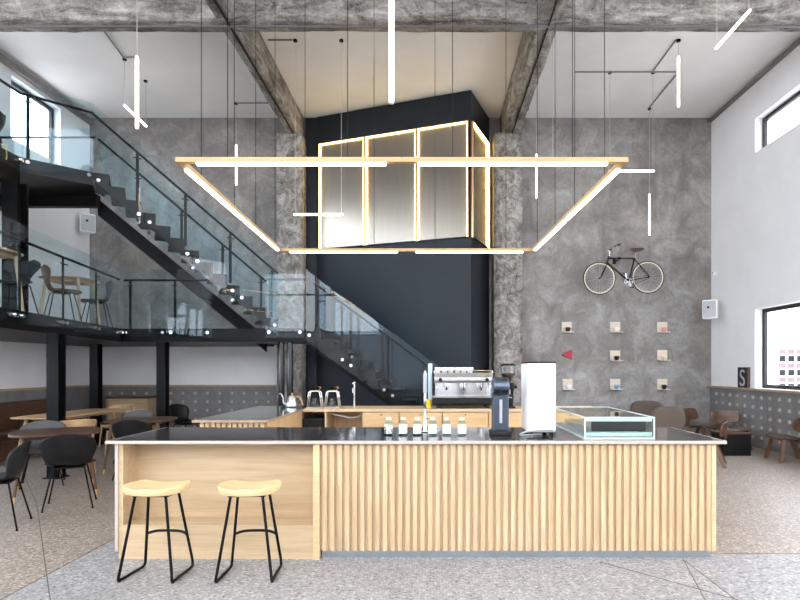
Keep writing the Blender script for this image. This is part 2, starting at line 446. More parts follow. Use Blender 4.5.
# navy room-in-room: wedge with lit panels
A, B, C = Vector((-2.56, 12.30, 0)), Vector((.75, 11.1, 0)), Vector((1.24, YB, 0))
struct(MB().prism([(A.x, A.y, 0), (B.x, B.y, 0), (C.x, C.y, 0), (A.x, YB, 0)], (0, 0, 7.01)).build('wall_navy', 'navy_paint'))
struct(MB().box((-2.80, YB-.05, 0), (-2.56, YB, 7.0)).build('trim_23', 'navy_paint'))
def on_line(px, p, q, off=0):
    d = q - p; k = (px - VX)/F            # x = k*y
    t = (k*p.y - p.x)/(d.x - k*d.y); w = p + d*t
    n = Vector((d.y, -d.x, 0)).normalized()
    if n.y > 0: n = -n
    return w + n*off
def lit_panel(px0, px1, p, q, label, left_led=True, right_led=True):
    a, b_ = on_line(px0, p, q), on_line(px1, p, q)
    n = (on_line(px0, p, q, 1) - a); u = (b_-a).normalized(); L = (b_-a).length
    z0, z1 = 4.09, 6.40
    t = thing('light_panel', label, 'light panel', (a.x, a.y, z0), 'lit bronze panels in the navy volume')
    M = Matrix(((u.x, n.x, 0, 0), (u.y, n.y, 0, 0), (0, 0, 1, 0), (0, 0, 0, 1)))
    def bx(s0, s1, d0, d1, h0, h1, nm, mt):
        c = a + u*(s0+s1)/2 + n*(d0+d1)/2; c.z = (h0+h1)/2
        return MB().cbox(c, (s1-s0, d1-d0, h1-h0), M=M).build(nm, mt, t)
    bx(0, L, .004, .016, z0, z1, 'sheet', 'bronze_panel')
    w = .02
    for s0 in (0, L-w): bx(s0, s0+w, .016, .05, z0, z1, 'frame_bar', 'copper')
    bx(w, L-w, .016, .05, z1-w, z1, 'frame_bar', 'copper')
    bx(w, L-w, .016, .05, z0, z0+.015, 'frame_bar', 'navy_paint')
    if left_led: bx(w, w+.018, .018, .052, z0+.02, z1-w, 'led_strip', 'led_gold')
    if right_led: bx(L-w-.014, L-w, .018, .052, z0+.02, z1-w, 'led_strip', 'led_gold')
    bx(w+.025, L-w-.025, .018, .052, z1-w-.014, z1-w, 'led_strip', 'led_gold')
lit_panel(319.5, 365.5, A, B, 'leftmost lit bronze panel of the navy volume, with gold light edges')
lit_panel(366, 417, A, B, 'second lit bronze panel from the left on the navy volume')
lit_panel(417.5, 469, A, B, 'lit bronze panel on the navy front beside its projecting corner')
lit_panel(471, 487.5, B, C, 'narrow lit bronze panel on the right-hand return of the navy volume', False, True)

# mezzanine, gallery
ZM, ZG = 2.21, 4.54
def slab(name, pts, z0, z1, mat): return struct(MB().prism([(x, y, z0) for x, y in pts], (0, 0, z1-z0)).build(name, mat))
slab('mezzanine', [(-4.72, 4.6), (-5.62, 10.08), (-3.2, 10.08), (-3.2, 10.0), (-2.26, 10.0), (-2.26, 11.1), (-3.5, 11.1), (-3.5, YB-.03), (XL+.005, YB-.03), (XL+.005, 4.6)], 1.97, ZM, 'black_steel')
slab('gallery', [(-5.28, 8.70), (-5.95, 8.07), (-5.95, 4.0), (XL+.005, 4.0), (XL+.005, 9.68), (-5.80, 9.68)], ZG-.20, ZG, 'dark_grey_steel')
mb = MB()
for a, b_ in (((-5.95, 8.0), (-7.5, 8.0)), ((-5.5, 9.2), (-7.5, 9.2)), ((-6.0, 4.4), (-6.0, 8.0)), ((-7.2, 4.4), (-7.2, 9.5))):
    mb.bar((*a, ZG-.30), (*b_, ZG-.30), .12, .2)
struct(mb.build('gallery_joist', 'black_steel'))

def i_column(x, y, z0, z1, w, label):
    t = thing('steel_column', label, 'column', (x, y, z0), 'black steel columns carrying the upper floors')
    mb = MB(); k = .018
    mb.box((x-w/2, y-w/2, z0), (x+w/2, y-w/2+k, z1)).box((x-w/2, y+w/2-k, z0), (x+w/2, y+w/2, z1)).box((x-k/2, y-w/2+k, z0), (x+k/2, y+w/2-k, z1))
    mb.build('shaft', 'black_steel', t)
    MB().box((x-w*.7, y-w*.7, z0), (x+w*.7, y+w*.7, z0+.015)).build('base_plate', 'black_steel', t)
i_column(-5.16, 7.67, 0, 1.97, .16, 'black steel column nearest the front, behind the walnut dining table')
i_column(-6.62, 11.0, 0, 1.97, .16, 'black steel column by the left rear corner, left of the plywood cabinet')
i_column(-4.93, 10.22, 0, 1.97, .16, 'black steel column to the right of the plywood cabinet')
i_column(-5.93, 7.95, ZM, ZG-.40, .22, 'black steel column standing on the mezzanine under the upper gallery')
for i, (px, lb) in enumerate(((281.5, 'left of the pair of round black steel posts under the stair landing'), (290, 'right of the pair of round black steel posts under the stair landing'))):
    x = XA(px, 10.15); t = thing('round_post', lb, 'column', (x, 10.15, 0), 'round posts under the landing')
    MB().lathe([(.055, .012), (.055, 1.97)], (x, 10.15, 0), 20).build('shaft', 'black_gloss', t, smooth=False)
    MB().lathe([(.072, 0), (.072, .012)], (x, 10.15, 0), 20).build('base_plate', 'black_steel', t)

# ------------------------------------------------------------------ glass railings and the stair
def lerp(a, b, t): return a + (b-a)*t
def glass_run(t, a, b, n, hg=1.05, hr=.87, drop=.17, out=None, posts=True, rail=True, post_t=None):
    """n glass panels between floor points a and b (a slope is allowed), with clamps, posts and a handrail"""
    a, b = Vector(a), Vector(b); d = b-a; flat = Vector((d.x, d.y, 0)).normalized()
    o = out or Vector((flat.y, -flat.x, 0))
    if out is None and o.y > 0: o = -o
    z = Vector((0, 0, 1))
    for i in range(n):
        p, q = lerp(a, b, i/n) + flat*.006 + o*.045, lerp(a, b, (i+1)/n) - flat*.006 + o*.045
        g = MB().prism([p - z*drop, q - z*drop, q + z*hg, p + z*hg], o*.012).build('glass_panel', 'rail_glass', t)
        for e, s in ((p, 1), (q, -1)):
            c = e + flat*.07*s - z*drop*.45
            c += z*(d.z/max(.01, Vector((d.x, d.y)).length))*.07*s
            mb = MB(); mb.tube([c - o*.045, c + o*.05], .028, 12); mb.build('glass_clamp', 'chrome', g, smooth=False)
        if posts:
            e = lerp(a, b, (i+.14)/n) if n > 1 else lerp(a, b, .1)
            mb = MB(); mb.bar(e - z*.0, e + z*(hr-.02), .045, .012, up=o)
            pt = mb.build('baluster', 'black_steel', t)
            c = e + z*(hr-.10); MB().bar(c - flat*.06, c + flat*.06 + o*.03, .016, .016).build('bracket', 'black_steel', pt)
    if rail: MB().tube([a + z*hr, b + z*hr], .020, 8).build('handrail', 'black_steel', t)
t = thing('glass_railing', 'glass railing running towards us along the left mezzanine edge, in front of the butterfly chairs', 'railing', (-5.6, 10.0, ZM))
glass_run(t, (-4.72, 4.6, ZM), (-5.60, 9.98, ZM), 5, out=Vector((.987, .162, 0)))
t = thing('glass_railing', 'glass railing with black handrail along the rear walkway of the mezzanine, below the stair flight', 'railing', (-4.8, 10.08, ZM))
glass_run(t, (-5.56, 10.08, ZM), (-3.95, 10.08, ZM), 2)
t = thing('glass_railing', 'glass railing of the upper gallery above the mezzanine, by the high left window', 'railing', (-5.95, 8.07, ZG))
glass_run(t, (-5.95, 4.0, ZG), (-5.95, 8.07, ZG), 3, out=Vector((1, 0, 0)), hr=.92)
glass_run(t, (-5.95, 8.07, ZG), (-5.28, 8.70, ZG), 1, out=Vector((.685, -.728, 0)), hr=.92)
glass_run(t, (XL+.02, 9.62, ZG), (-5.80, 9.62, ZG), 2, hr=.92)

stair = thing('staircase', 'black steel staircase with two flights and glass balustrades rising to the gallery', 'staircase', (-2.5, 10.0, 0))
def flight(p, d, n, rise, run, steps, width, glass_n):
    p = Vector(p); d = Vector((*d, 0)).normalized(); n = Vector((*n, 0)).normalized(); z = Vector((0, 0, 1))
    def saw(low):
        pts = []
        for i in range(steps):
            pts += [p + d*run*i + z*rise*i, p + d*run*i + z*rise*(i+1)]
        e = p + d*run*steps + z*rise*steps
        pts += [e, e - z*low*1.0, p + d*run*.0 - z*low]
        return pts
    MB().prism(saw(.12), n*.03).build('stringer', 'black_steel', stair)
    e = p + d*run*steps + z*rise*steps
    q0 = p + n*(width-.06)
    MB().prism([q0 - z*.40, q0 - z*.12, e + n*(width-.06) - z*.14, e + n*(width-.06) - z*.42], n*.06).build('stringer', 'black_steel', stair)
    for i in range(steps):
        c = p + d*(run*(i+.5)) + n*(width/2) + z*(rise*(i+1)-.024)
        M = Matrix(((d.x, n.x, 0, 0), (d.y, n.y, 0, 0), (0, 0, 1, 0), (0, 0, 0, 1)))
        MB().cbox(c, (run+.01, width-.06, .045), M=M).build('tread', 'tread_steel', stair)
    top = z*rise
    glass_run(stair, p + top*.6, p + d*run*steps + z*rise*steps + top*.2, glass_n, out=-n, hr=.87, drop=.26, hg=1.0)
    glass_run(stair, p + top*.6 + n*width, p + d*run*steps + z*rise*steps + top*.2 + n*width, glass_n, out=n, hr=.87, drop=.08, hg=1.0)
dU = Vector((-2.51, -1.30, 0)).normalized(); nU = Vector((-.459, .887, 0))
flight((-2.77, 10.0, ZM), (dU.x, dU.y), (nU.x, nU.y), (ZG-ZM)/13, 2.827/13, 13, 1.05, 4)
# lower flight: from the floor behind the back counter up to the landing
flight((-2.26+2.94, 9.98, 0), (-1, 0), (0, 1), ZM/12, 2.94/12, 12, 1.08, 4)
glass_run(stair, (-2.98, 10.0, ZM), (-2.28, 10.0, ZM), 1, out=Vector((0, -1, 0)), hr=.87, hg=.97)

# ------------------------------------------------------------------ bar counter
ZT = .932
bar = thing('bar_counter', 'long birch bar counter with slatted front, dark stone top and stepped left bay', 'counter', (0, 4.6, 0))
xl, xr = XA(105, 4.36), XA(727, 4.36)
MB().box((xl+.01, 4.372, .905), (xr-.01, 5.37, ZT)).box((.95, 5.37, .905), (1.9, 5.75, ZT)).build('countertop', 'stone_top', bar)
MB().box((xl, 4.36, .908), (xr, 4.372, ZT)).box((xl, 4.372, .906), (xl+.01, 5.37, ZT)).box((xr-.01, 4.372, .906), (xr, 5.37, ZT)).build('edge_strip', 'white_edge', bar)
xs = -.91
MB().box((-2.50, 4.40, .06), (-2.475, 5.30, .905)).build('end_panel', 'white_edge', bar)
MB().box((-2.475, 4.41, .0), (-2.44, 5.30, .905)).build('side_panel', 'birch_ply', bar)
MB().box((-2.44, 4.64, .266), (xs-.03, 4.66, .905)).build('back_panel', 'birch_ply', bar)
MB().box((-2.44, 4.40, 0), (xs-.03, 4.66, .266)).build('step', 'birch_ply', bar)
MB().box((xs-.03, 4.385, 0), (xs+.02, 4.70, .905)).build('divider', 'light_wood', bar)
mb = MB(); mb.box((xs+.02, 4.425, .062), (2.19, 4.45, .905)); g = mb.build('backing_board', 'groove_wood', bar)
mb = MB(); k = 0
x = -.8525
while x < 2.20:
    mb.prism([(x-.0205, 4.425, .062), (x-.0165, 4.402, .062), (x+.0165, 4.402, .062), (x+.0205, 4.425, .062)], (0, 0, .843))
    x += .0593
mb.build('slatted_front', 'slat_wood', bar)
MB().box((2.19, 4.395, .062), (2.222, 5.30, .905)).box((.97, 5.30, .062), (1.88, 5.72, .905)).box((-2.44, 5.28, .062), (2.19, 5.30, .905)).build('carcass', 'light_wood', bar)
MB().box((xs+.03, 4.44, 0), (2.20, 4.455, .062)).box((2.185, 4.455, 0), (2.20, 5.25, .062)).build('kick_plate', 'kick_steel', bar)

# side counter (left) and back counter
sc = thing('side_counter', 'slatted side counter with dark top joining the back counter, left of the barista bay', 'counter', (-2.2, 7, 0))
sx0, sx1 = XA(193, 6.1), XA(267, 6.1)
MB().box((sx0, 6.1, .905), (sx1, 8.4, ZT)).build('countertop', 'stone_top', sc)
MB().box((sx0-.01, 6.09, .905), (sx1+.01, 6.1, ZT+.001)).box((sx1, 6.1, .905), (sx1+.01, 7.72, ZT+.001)).build('edge_strip', 'ply_edge', sc)
mb = MB(); mb.box((sx0+.06, 6.17, 0), (sx1-.02, 8.38, .905)); mb.build('carcass', 'drawer_wood', sc)
mb = MB(); x = sx0+.08
while x < sx1-.02:
    mb.box((x-.02, 6.14, .06), (x+.02, 6.17, .905)); x += .06
mb.build('slatted_front', 'slat_wood', sc)

bc = thing('back_counter', 'long wooden back counter with drawer fronts below the espresso machine', 'counter', (.2, 8, 0))
bx0, bx1, by = sx1+.01, 2.35, 7.74
MB().box((bx0, by, .895), (bx1, 8.42, ZT)).build('countertop', 'birch_ply', bc)
mb = MB()
mb.box((bx0, 8.38, 0), (bx1, 8.40, .895)).box((bx0, by+.04, 0), (bx1, 8.38, .12)).box((bx1-.02, by+.02, .12), (bx1, 8.38, .895))
nx = [XA(300, by), XA(325, by), XA(363, by)]
mb.box((nx[1]-.01, by+.03, .12), (nx[1]+.01, 8.38, .895)).box((nx[2]-.02, by+.03, .12), (nx[2], 8.38, .895)).box((bx0, by+.03, .30), (nx[2], 8.38, .32))
mb.build('carcass', 'groove_wood', bc)
edges = [363, 399.3, 442.4, 488.5, 527, 556, 585, 601]
for a, b_ in zip(edges, edges[1:]):
    x0, x1 = XA(a, by)+.006, XA(b_, by)-.006
    d = MB().box((x0, by+.005, .52), (x1, by+.025, .885)).build('drawer_front', 'drawer_wood', bc, bevel=.003)
    MB().box(((x0+x1)/2-.008, by-.012, .845), ((x0+x1)/2+.008, by+.005, .861)).build('knob', 'black_steel', d)
    MB().box((x0, by+.005, .13), (x1, by+.025, .51)).build('door', 'drawer_wood', bc, bevel=.003)
tag(MB().box((nx[0]+.02, by+.06, .325), (nx[1]-.03, 8.2, .80)).build('undercounter_fridge', 'black_plastic', bevel=.01), 'black appliance inside the open left bay of the back counter', 'appliance')
pts = [P(331, 413.5, by+.12), P(342, 416, by+.10), P(350, 418, by+.10), P(358, 417, by+.12), P(361, 414, by+.14)]
tag(MB().tube(pts, .011, 8).build('hose', 'grey_plastic', smooth=True), 'grey hose hanging in the open bay under the back counter tap', 'hose')

# ------------------------------------------------------------------ things on the front counter
def tube_curve(pts, n=8):
    pts = [Vector(p) for p in pts]; out = []
    for i in range(len(pts)-1):
        q = [pts[max(0, min(len(pts)-1, i+d))] for d in (-1, 0, 1, 2)]
        for k in range(n):
            t = k/n
            out.append(.5*((2*q[1]) + (q[2]-q[0])*t + (2*q[0]-5*q[1]+4*q[2]-q[3])*t*t + (3*q[1]-q[0]-3*q[2]+q[3])*t**3))
    return out + [pts[-1]]
# bottles
def bottle(px, label, lab):
    Y = 4.75; x = XA(px, Y)
    t = thing('bottle', label, 'bottle', (x, Y, ZT), 'row of small capped bottles on the bar')
    MB().lathe([(.030, 0), (.034, .004), (.034, .098), (.030, .112), (.018, .122), (.018, .130)], (x, Y, ZT), 20, sq=4).build('glass_body', 'bottle_glass', t, smooth=True)
    MB().lathe([(.0345, .014), (.0352, .016), (.0352, .088), (.0345, .090)], (x, Y, ZT), 20, sq=4).build('paper_label', lab, t, smooth=True)
    MB().lathe([(.020, .126), (.0215, .128), (.0215, .146), (.019, .150)], (x, Y, ZT), 18).build('cap', 'cream', t)
bl = ['small capped bottle with dark-patterned label, leftmost of the row on the bar', 'small bottle with white label, second from the left in the row',
      'small bottle with white label just left of the tall chrome tap', 'small bottle with white label just right of the tall chrome tap',
      'small bottle with white label, second from the right in the row', 'small bottle with white label, rightmost of the row, nearest the grey tower']
for i, px in enumerate((388.7, 403, 417.3, 432.6, 446.7, 462)): bottle(px, bl[i], 'marked_label' if i == 0 else 'paper')
# tall spring tap
Y = 4.95; x = XA(425, Y); zt = ZA(371.5, Y)
t = thing('bar_tap', 'tall chrome spring-neck tap rising from the middle of the bar', 'tap', (x, Y, ZT))
MB().lathe([(.026, 0), (.026, .012), (.016, .02), (.016, .20)], (x, Y, ZT), 16).build('base', 'chrome', t, smooth=True)
MB().tube([(x, Y, ZT+.2), (x, Y, zt-.16)], .012, 10).build('riser', 'brushed_steel', t, smooth=True)
mb = MB(); pts = []
for i in range(161):
    a = i/8*2*PI*1.0; pts.append((x+.016*math.cos(a), Y+.016*math.sin(a), zt-.19 + .17*i/160))
mb.tube(pts, .0035, 6); mb.lathe([(.013, -.19), (.013, -.005), (.008, .0)], (x, Y, zt), 12); mb.build('spring_hose', 'brushed_steel', t, smooth=True)
MB().tube(tube_curve([(x, Y, zt-.015), (x, Y+.03, zt+.005), (x, Y+.09, zt-.01), (x, Y+.11, zt-.10), (x, Y+.11, zt-.2)]), .011, 8).build('spout', 'chrome', t, smooth=True)
MB().tube([(x, Y, ZT+.12), (x+.05, Y-.01, ZT+.135)], .007, 8).build('lever', 'chrome', t)
# gunmetal tower dispenser
Y = 4.78; x = XA(500.5, Y)
t = thing('drink_tower', 'slate-blue metal dispenser tower with rounded hood on the bar', 'dispenser', (x, Y, ZT))
MB().box((x-.088, Y-.09, ZT), (x+.088, Y+.12, ZT+.035)).build('base', 'dark_grey_steel', t, bevel=.008)
mb = MB()
prof = [(-.02, .03), (.10, .03), (.10, .40), (.085, .465), (.04, .49), (-.03, .485), (-.075, .455), (-.085, .40), (-.07, .375), (-.03, .36), (-.02, .33)]
mb.prism([(x-.07, Y+a, ZT+h) for a, h in prof], (.14, 0, 0)); mb.build('body', 'slate_blue', t, bevel=.022)
MB().box((x-.012, Y-.026, ZT+.10), (x+.012, Y-.019, ZT+.30)).build('trim_strip', 'brushed_steel', t)
MB().tube([(x, Y-.05, ZT+.37), (x, Y-.05, ZT+.335)], .011, 10).build('nozzle', 'black_plastic', t)
MB().box((x-.075, Y-.085, ZT+.035), (x+.075, Y-.025, ZT+.042)).build('drip_grate', 'black_plastic', t)
# white machine
Y = 4.68; x0, x1 = XA(529, Y), XA(556, Y); xc = (x0+x1)/2
t = thing('water_machine', 'tall plain white rectangular machine with black lid standing on the bar', 'machine', (xc, Y+.18, ZT))
zt = ZA(363, Y)
MB().box((x0-.01, Y, ZT+.03), (x1, Y+.36, zt)).build('housing', 'white_plastic', t, bevel=.012)
MB().box((x0-.012, Y-.004, zt), (x1+.002, Y+.364, zt+.010)).build('lid', 'black_plastic', t, bevel=.003)
for a in (x0+.03, x1-.03):
    for b_ in (.04, .32): MB().lathe([(.018, 0), (.018, .03)], (a, Y+b_, ZT), 12).build('foot', 'black_plastic', t)
MB().box((x0+.05, Y-.003, zt-.145), (x1-.06, Y, zt-.06)).build('display', 'pale_frame', t)
for i, (a, h) in enumerate([(.03, .06), (.19, .06), (.17, .12), (.16, .20), (.03, .50), (.05, .49), (.18, .49), (.19, .51), (.165, .53), (.06, .53), (.04, .52)]):
    MB().tube([(x0+a, Y-.003, zt-h), (x0+a, Y+.002, zt-h)], .0045, 10).build('button', 'grey_plastic', t)
pts = tube_curve([(x1-.03, Y-.02, ZT+.05), (xc, Y-.045, ZT+.055), (x0-.02, Y-.06, ZT+.045), (x0-.075, Y-.04, ZT+.02), (x0-.06, Y-.015, ZT+.008), (x0+.02, Y+.02, ZT+.008), (xc, Y+.05, ZT+.008)])
MB().tube(pts, .008, 8).build('power_cord', 'grey_plastic', t, smooth=True)
# glass display case
Y0, Y1 = 4.48, 5.68; x0, x1 = XA(584.5, Y0), XA(655, Y0); zc = 1.108
t = thing('display_case', 'low glass-topped display case with steel well at the right end of the bar', 'display case', ((x0+x1)/2, 5.1, ZT))
e = .010
MB().box((x0+e, Y0+e, ZT+.001), (x1-e, Y1-e, ZT+.02)).build('steel_well', 'brushed_steel', t)
fr = MB()
for (a, b_) in ((x0, x0+e), (x1-e, x1)):
    for (c, d) in ((Y0, Y0+e), (Y1-e, Y1)): fr.box((a, c, ZT), (b_, d, zc))
    fr.box((a, Y0+e, zc-e), (b_, Y1-e, zc)).box((a, Y0+e, ZT), (b_, Y1-e, ZT+e))
for (c, d) in ((Y0, Y0+e), (Y1-e, Y1)): fr.box((x0+e, c, zc-e), (x1-e, d, zc)).box((x0+e, c, ZT), (x1-e, d, ZT+e))
fr.build('frame', 'pale_frame', t)
for nm, a, b_ in (('front_glass', (x0+e, Y0+.004, ZT+e), (x1-e, Y0+.010, zc-e)), ('top_glass', (x0+e, Y0+e, zc-.010), (x1-e, Y1-e, zc-.004)),
                  ('side_glass', (x0+.004, Y0+e, ZT+e), (x0+.010, Y1-e, zc-e)), ('side_glass', (x1-.010, Y0+e, ZT+e), (x1-.004, Y1-e, zc-e))):
    MB().box(a, b_).build(nm, 'green_glass', t)
MB().box((x0+.012, Y0+.03, ZT+.138), (x1-.012, Y0+.04, zc-.012)).build('inner_rail', 'white_plastic', t)
MB().box((x0+.07, Y0+.05, ZT+.055), (x1-.055, Y0+.06, ZT+.136)).build('divider', 'dark_grey_steel', t)
MB().box((x0+.012, Y0+.03, ZT+.021), (x1-.012, Y0+.045, ZT+.05)).build('lower_rail', 'pale_frame', t)
MB().box((x0+.1, Y0+.3, ZT+.02), (x1-.1, Y1-.1, ZT+.06)).build('tray', 'brushed_steel', t)

# ------------------------------------------------------------------ things on the back counters
# espresso machine
Y = 7.86; xa, xb = XA(433, Y), XA(494, Y)
t = thing('espresso_machine', 'polished steel espresso machine on the wooden back counter', 'coffee machine', ((xa+xb)/2, Y+.25, ZT))
for a in (xa+.08, xb-.08):
    for b_ in (.05, .42): MB().lathe([(.03, 0), (.022, .03), (.022, .055)], (a, Y+b_, ZT), 14).build('foot', 'black_plastic', t)
MB().box((xa, Y-.02, ZT+.055), (xb, Y+.48, ZT+.15)).build('base', 'black_plastic', t, bevel=.02)
MB().box((xa-.005, Y-.03, ZT+.15), (xb+.005, Y+.2, ZT+.18)).build('drip_tray', 'chrome', t, bevel=.004)
MB().box((xa+.03, Y+.13, ZT+.18), (xb-.03, Y+.46, ZT+.36)).build('body', 'chrome', t)
for q0 in (xa, xb-.03): MB().box((q0, Y+.03, ZT+.15), (q0+.03, Y+.48, ZT+.50)).build('side_panel', 'black_plastic', t, bevel=.008)
mb = MB(); mb.prism([(xa+.02, Y-.02, ZT+.36), (xa+.02, Y-.05, ZT+.385), (xa+.02, Y-.05, ZT+.43), (xa+.02, Y, ZT+.50), (xa+.02, Y+.46, ZT+.50), (xa+.02, Y+.46, ZT+.36)], (xb-xa-.04, 0, 0))
mb.build('hood', 'brushed_steel', t, bevel=.008)
for f in (.12, .88): MB().tube([(lerp(xa, xb, f), Y-.065, ZT+.405), (lerp(xa, xb, f), Y-.04, ZT+.405)], .026, 14).build('steam_knob', 'black_plastic', t)
for f in (.22, .5, .78):
    gx = lerp(xa, xb, f)
    g = MB().lathe([(.035, .30), (.042, .31), (.042, .36)], (gx, Y+.05, ZT), 18).build('group_head', 'chrome', t, smooth=False)
    MB().lathe([(.024, .275), (.034, .285), (.034, .30)], (gx, Y+.05, ZT), 18).build('portafilter', 'chrome', g)
    MB().tube([(gx, Y+.02, ZT+.29), (gx, Y-.10, ZT+.27)], .013, 8).build('handle', 'black_plastic', g)
for f in (.06, .94): MB().tube(tube_curve([(lerp(xa, xb, f), Y-.01, ZT+.37), (lerp(xa, xb, f), Y-.05, ZT+.30), (lerp(xa, xb, f), Y-.03, ZT+.2)]), .006, 8).build('steam_wand', 'chrome', t)
MB().tube([(xa+.02, Y+.02, ZT+.53), (xb-.02, Y+.02, ZT+.53)], .006, 8).tube([(xa+.02, Y+.02, ZT+.5), (xa+.02, Y+.02, ZT+.53)], .006, 8).tube([(xb-.02, Y+.02, ZT+.5), (xb-.02, Y+.02, ZT+.53)], .006, 8).build('cup_rail', 'chrome', t)
def cup_mesh(c, r, h):
    return MB().lathe([(r*.62, 0), (r*.95, h*.5), (r, h), (r*.92, h), (r*.85, h*.5), (r*.5, h*.15)], c, 16)
first = None
for j in range(2):
    for i in range(6):
        x = lerp(xa+.07, xa+.62*(xb-xa), i/5); y = Y+.12+.16*j
        lb = ['front', 'rear'][j] + ' row of white cups on the espresso machine, ' + ['leftmost cup', 'second cup from the left', 'third cup from the left', 'fourth cup from the left', 'fifth cup from the left', 'rightmost cup'][i]
        if first is None:
            first = tag(cup_mesh((0, 0, 0), .045, .075).build('cup', 'white_plastic', smooth=True), lb, 'cup', 'white cups on the espresso machine')
            first.location = (x, y, ZT+.502)
        else: dup(first, lb, (x, y, ZT+.502))
tag(MB().box((XA(428, 8.3), 8.28, ZT), (XA(433, 8.3)-.01, 8.36, ZA(363.5, 8.3))).build('pale_blue_box', 'pale_blue', bevel=.01), 'pale blue upright box standing left of the espresso machine', 'canister')  # plain upright box in pale blue
tag(MB().lathe([(.05, 0), (.05, .10), (.045, .105), (.045, .12)], (XA(428.5, 8.0), 8.0, ZT), 18).build('tin', 'yellow_paint'), 'small yellow tin on the back counter behind the tall tap', 'tin')
# grinder with bean hopper
Y = 7.95; x = XA(508, Y)
t = thing('coffee_grinder', 'black coffee grinder with clear bean hopper on the back counter', 'grinder', (x, Y, ZT))
MB().box((x-.09, Y-.12, ZT), (x+.09, Y+.12, ZT+.03)).build('base', 'black_plastic', t, bevel=.006)
mb = MB(); mb.prism([(x-.075, Y-.02, ZT+.03), (x-.075, Y+.11, ZT+.03), (x-.075, Y+.11, ZT+.36), (x-.075, Y-.10, ZT+.36), (x-.075, Y-.10, ZT+.27), (x-.075, Y-.03, ZT+.22)], (.15, 0, 0)); mb.build('body', 'black_plastic', t, bevel=.015)
MB().lathe([(.045, .36), (.055, .40), (.098, .47), (.10, .60), (.094, .60), (.092, .475), (.05, .405), (.04, .365)], (x, Y, ZT), 24, sq=4).build('hopper', 'clear_glass', t)
MB().lathe([(.038, .365), (.05, .41), (.085, .47), (.086, .49), (.02, .50)], (x, Y, ZT), 24, sq=4).build('beans', 'coffee_beans', t)
MB().lathe([(.104, .60), (.104, .62), (.09, .63)], (x, Y, ZT), 24, sq=4).build('lid', 'black_plastic', t)
MB().box((x-.035, Y-.15, ZT+.15), (x+.035, Y-.03, ZT+.165)).box((x-.02, Y-.13, ZT+.2), (x+.02, Y-.09, ZT+.27)).build('chute', 'chrome', t)
MB().tube([(x+.075, Y-.03, ZT+.3), (x+.12, Y-.03, ZT+.3)], .022, 12).build('adjuster', 'black_plastic', t)
# pour-over stands
def dripper(px, label):
    Y = 8.0; x = XA(px, Y); w0, w1 = .105, .075; h = ZA(391, Y)-ZT
    t = thing('dripper_stand', label, 'coffee dripper', (x, Y, ZT), 'pour-over stands on the back counter')
    MB().box((x-.11, Y-.09, ZT), (x+.11, Y+.09, ZT+.012)).build('base', 'brushed_steel', t, bevel=.003)
    for y in (Y-.06, Y+.06):
        MB().tube([(x-w0, y, ZT+.012), (x-w1, y, ZT+h-.02), (x-w1+.02, y, ZT+h), (x+w1-.02, y, ZT+h), (x+w1, y, ZT+h-.02), (x+w0, y, ZT+.012)], .010, 8).build('frame', 'chrome', t, smooth=True)
    MB().box((x-w1+.01, Y-.06, ZT+h-.006), (x+w1-.01, Y+.06, ZT+h+.004)).build('shelf', 'clear_glass', t)
    c = MB().lathe([(.022, 0), (.028, .01), (.058, .065), (.062, .068), (.05, .062), (.018, .012)], (x, Y, ZT+h+.004), 18).build('cone', 'smoked_glass', t, smooth=True)
    MB().tube(tube_curve([(x+.055, Y, ZT+h+.06), (x+.085, Y, ZT+h+.05), (x+.06, Y, ZT+h+.025)], 5), .006, 6).build('handle', 'copper', c)
    s = tag(MB().lathe([(.045, 0), (.055, .01), (.052, .06), (.032, .10), (.036, .125), (.030, .125), (.027, .10), (.047, .06), (.05, .014), (.02, .01)], (x, Y, ZT+.0125), 20).build('glass_server', 'clear_glass', smooth=True), label.replace('pour-over stand', 'glass coffee server inside the pour-over stand').replace('chrome ', 'small '), 'glass server', 'glass servers on the back counter')
dripper(315, 'chrome pour-over stand nearest the kettle')
dripper(332.5, 'chrome pour-over stand nearest the slim back tap')
# kettle
Y = 8.12; x = XA(292, Y)
t = thing('gooseneck_kettle', 'steel gooseneck kettle with wooden handle at the rear end of the side counter', 'kettle', (x, Y, ZT))
MB().lathe([(.078, 0), (.084, .01), (.078, .05), (.056, .15), (.050, .155)], (x, Y, ZT), 24).build('body', 'brushed_steel', t, smooth=True)
MB().lathe([(.050, .155), (.035, .17), (.008, .175), (.014, .195), (.008, .205)], (x, Y, ZT), 18).build('lid', 'copper', t, smooth=True)
MB().tube(tube_curve([(x-.07, Y, ZT+.04), (x-.12, Y, ZT+.06), (x-.13, Y, ZT+.13), (x-.155, Y, ZT+.19), (x-.19, Y, ZT+.195)]), .012, 8, .007).build('spout', 'brushed_steel', t, smooth=True)
MB().tube(tube_curve([(x+.05, Y, ZT+.14), (x+.10, Y, ZT+.155), (x+.14, Y, ZT+.09), (x+.16, Y, ZT+.03)]), .011, 8).build('handle', 'oak', t, smooth=True)
# slim back tap
Y = 8.05; x = XA(354.5, Y)
t = thing('back_tap', 'slim chrome tap on the back counter right of the pour-over stands', 'tap', (x, Y, ZT))
MB().lathe([(.024, 0), (.024, .015), (.013, .02), (.013, .36), (.010, .37)], (x, Y, ZT), 14).build('riser', 'chrome', t)
MB().tube([(x, Y, ZT+.34), (x, Y-.14, ZT+.35)], .010, 8).build('spout', 'chrome', t)
MB().box((x-.03, Y-.01, ZT+.21), (x-.012, Y+.01, ZT+.28)).build('lever', 'chrome', t)

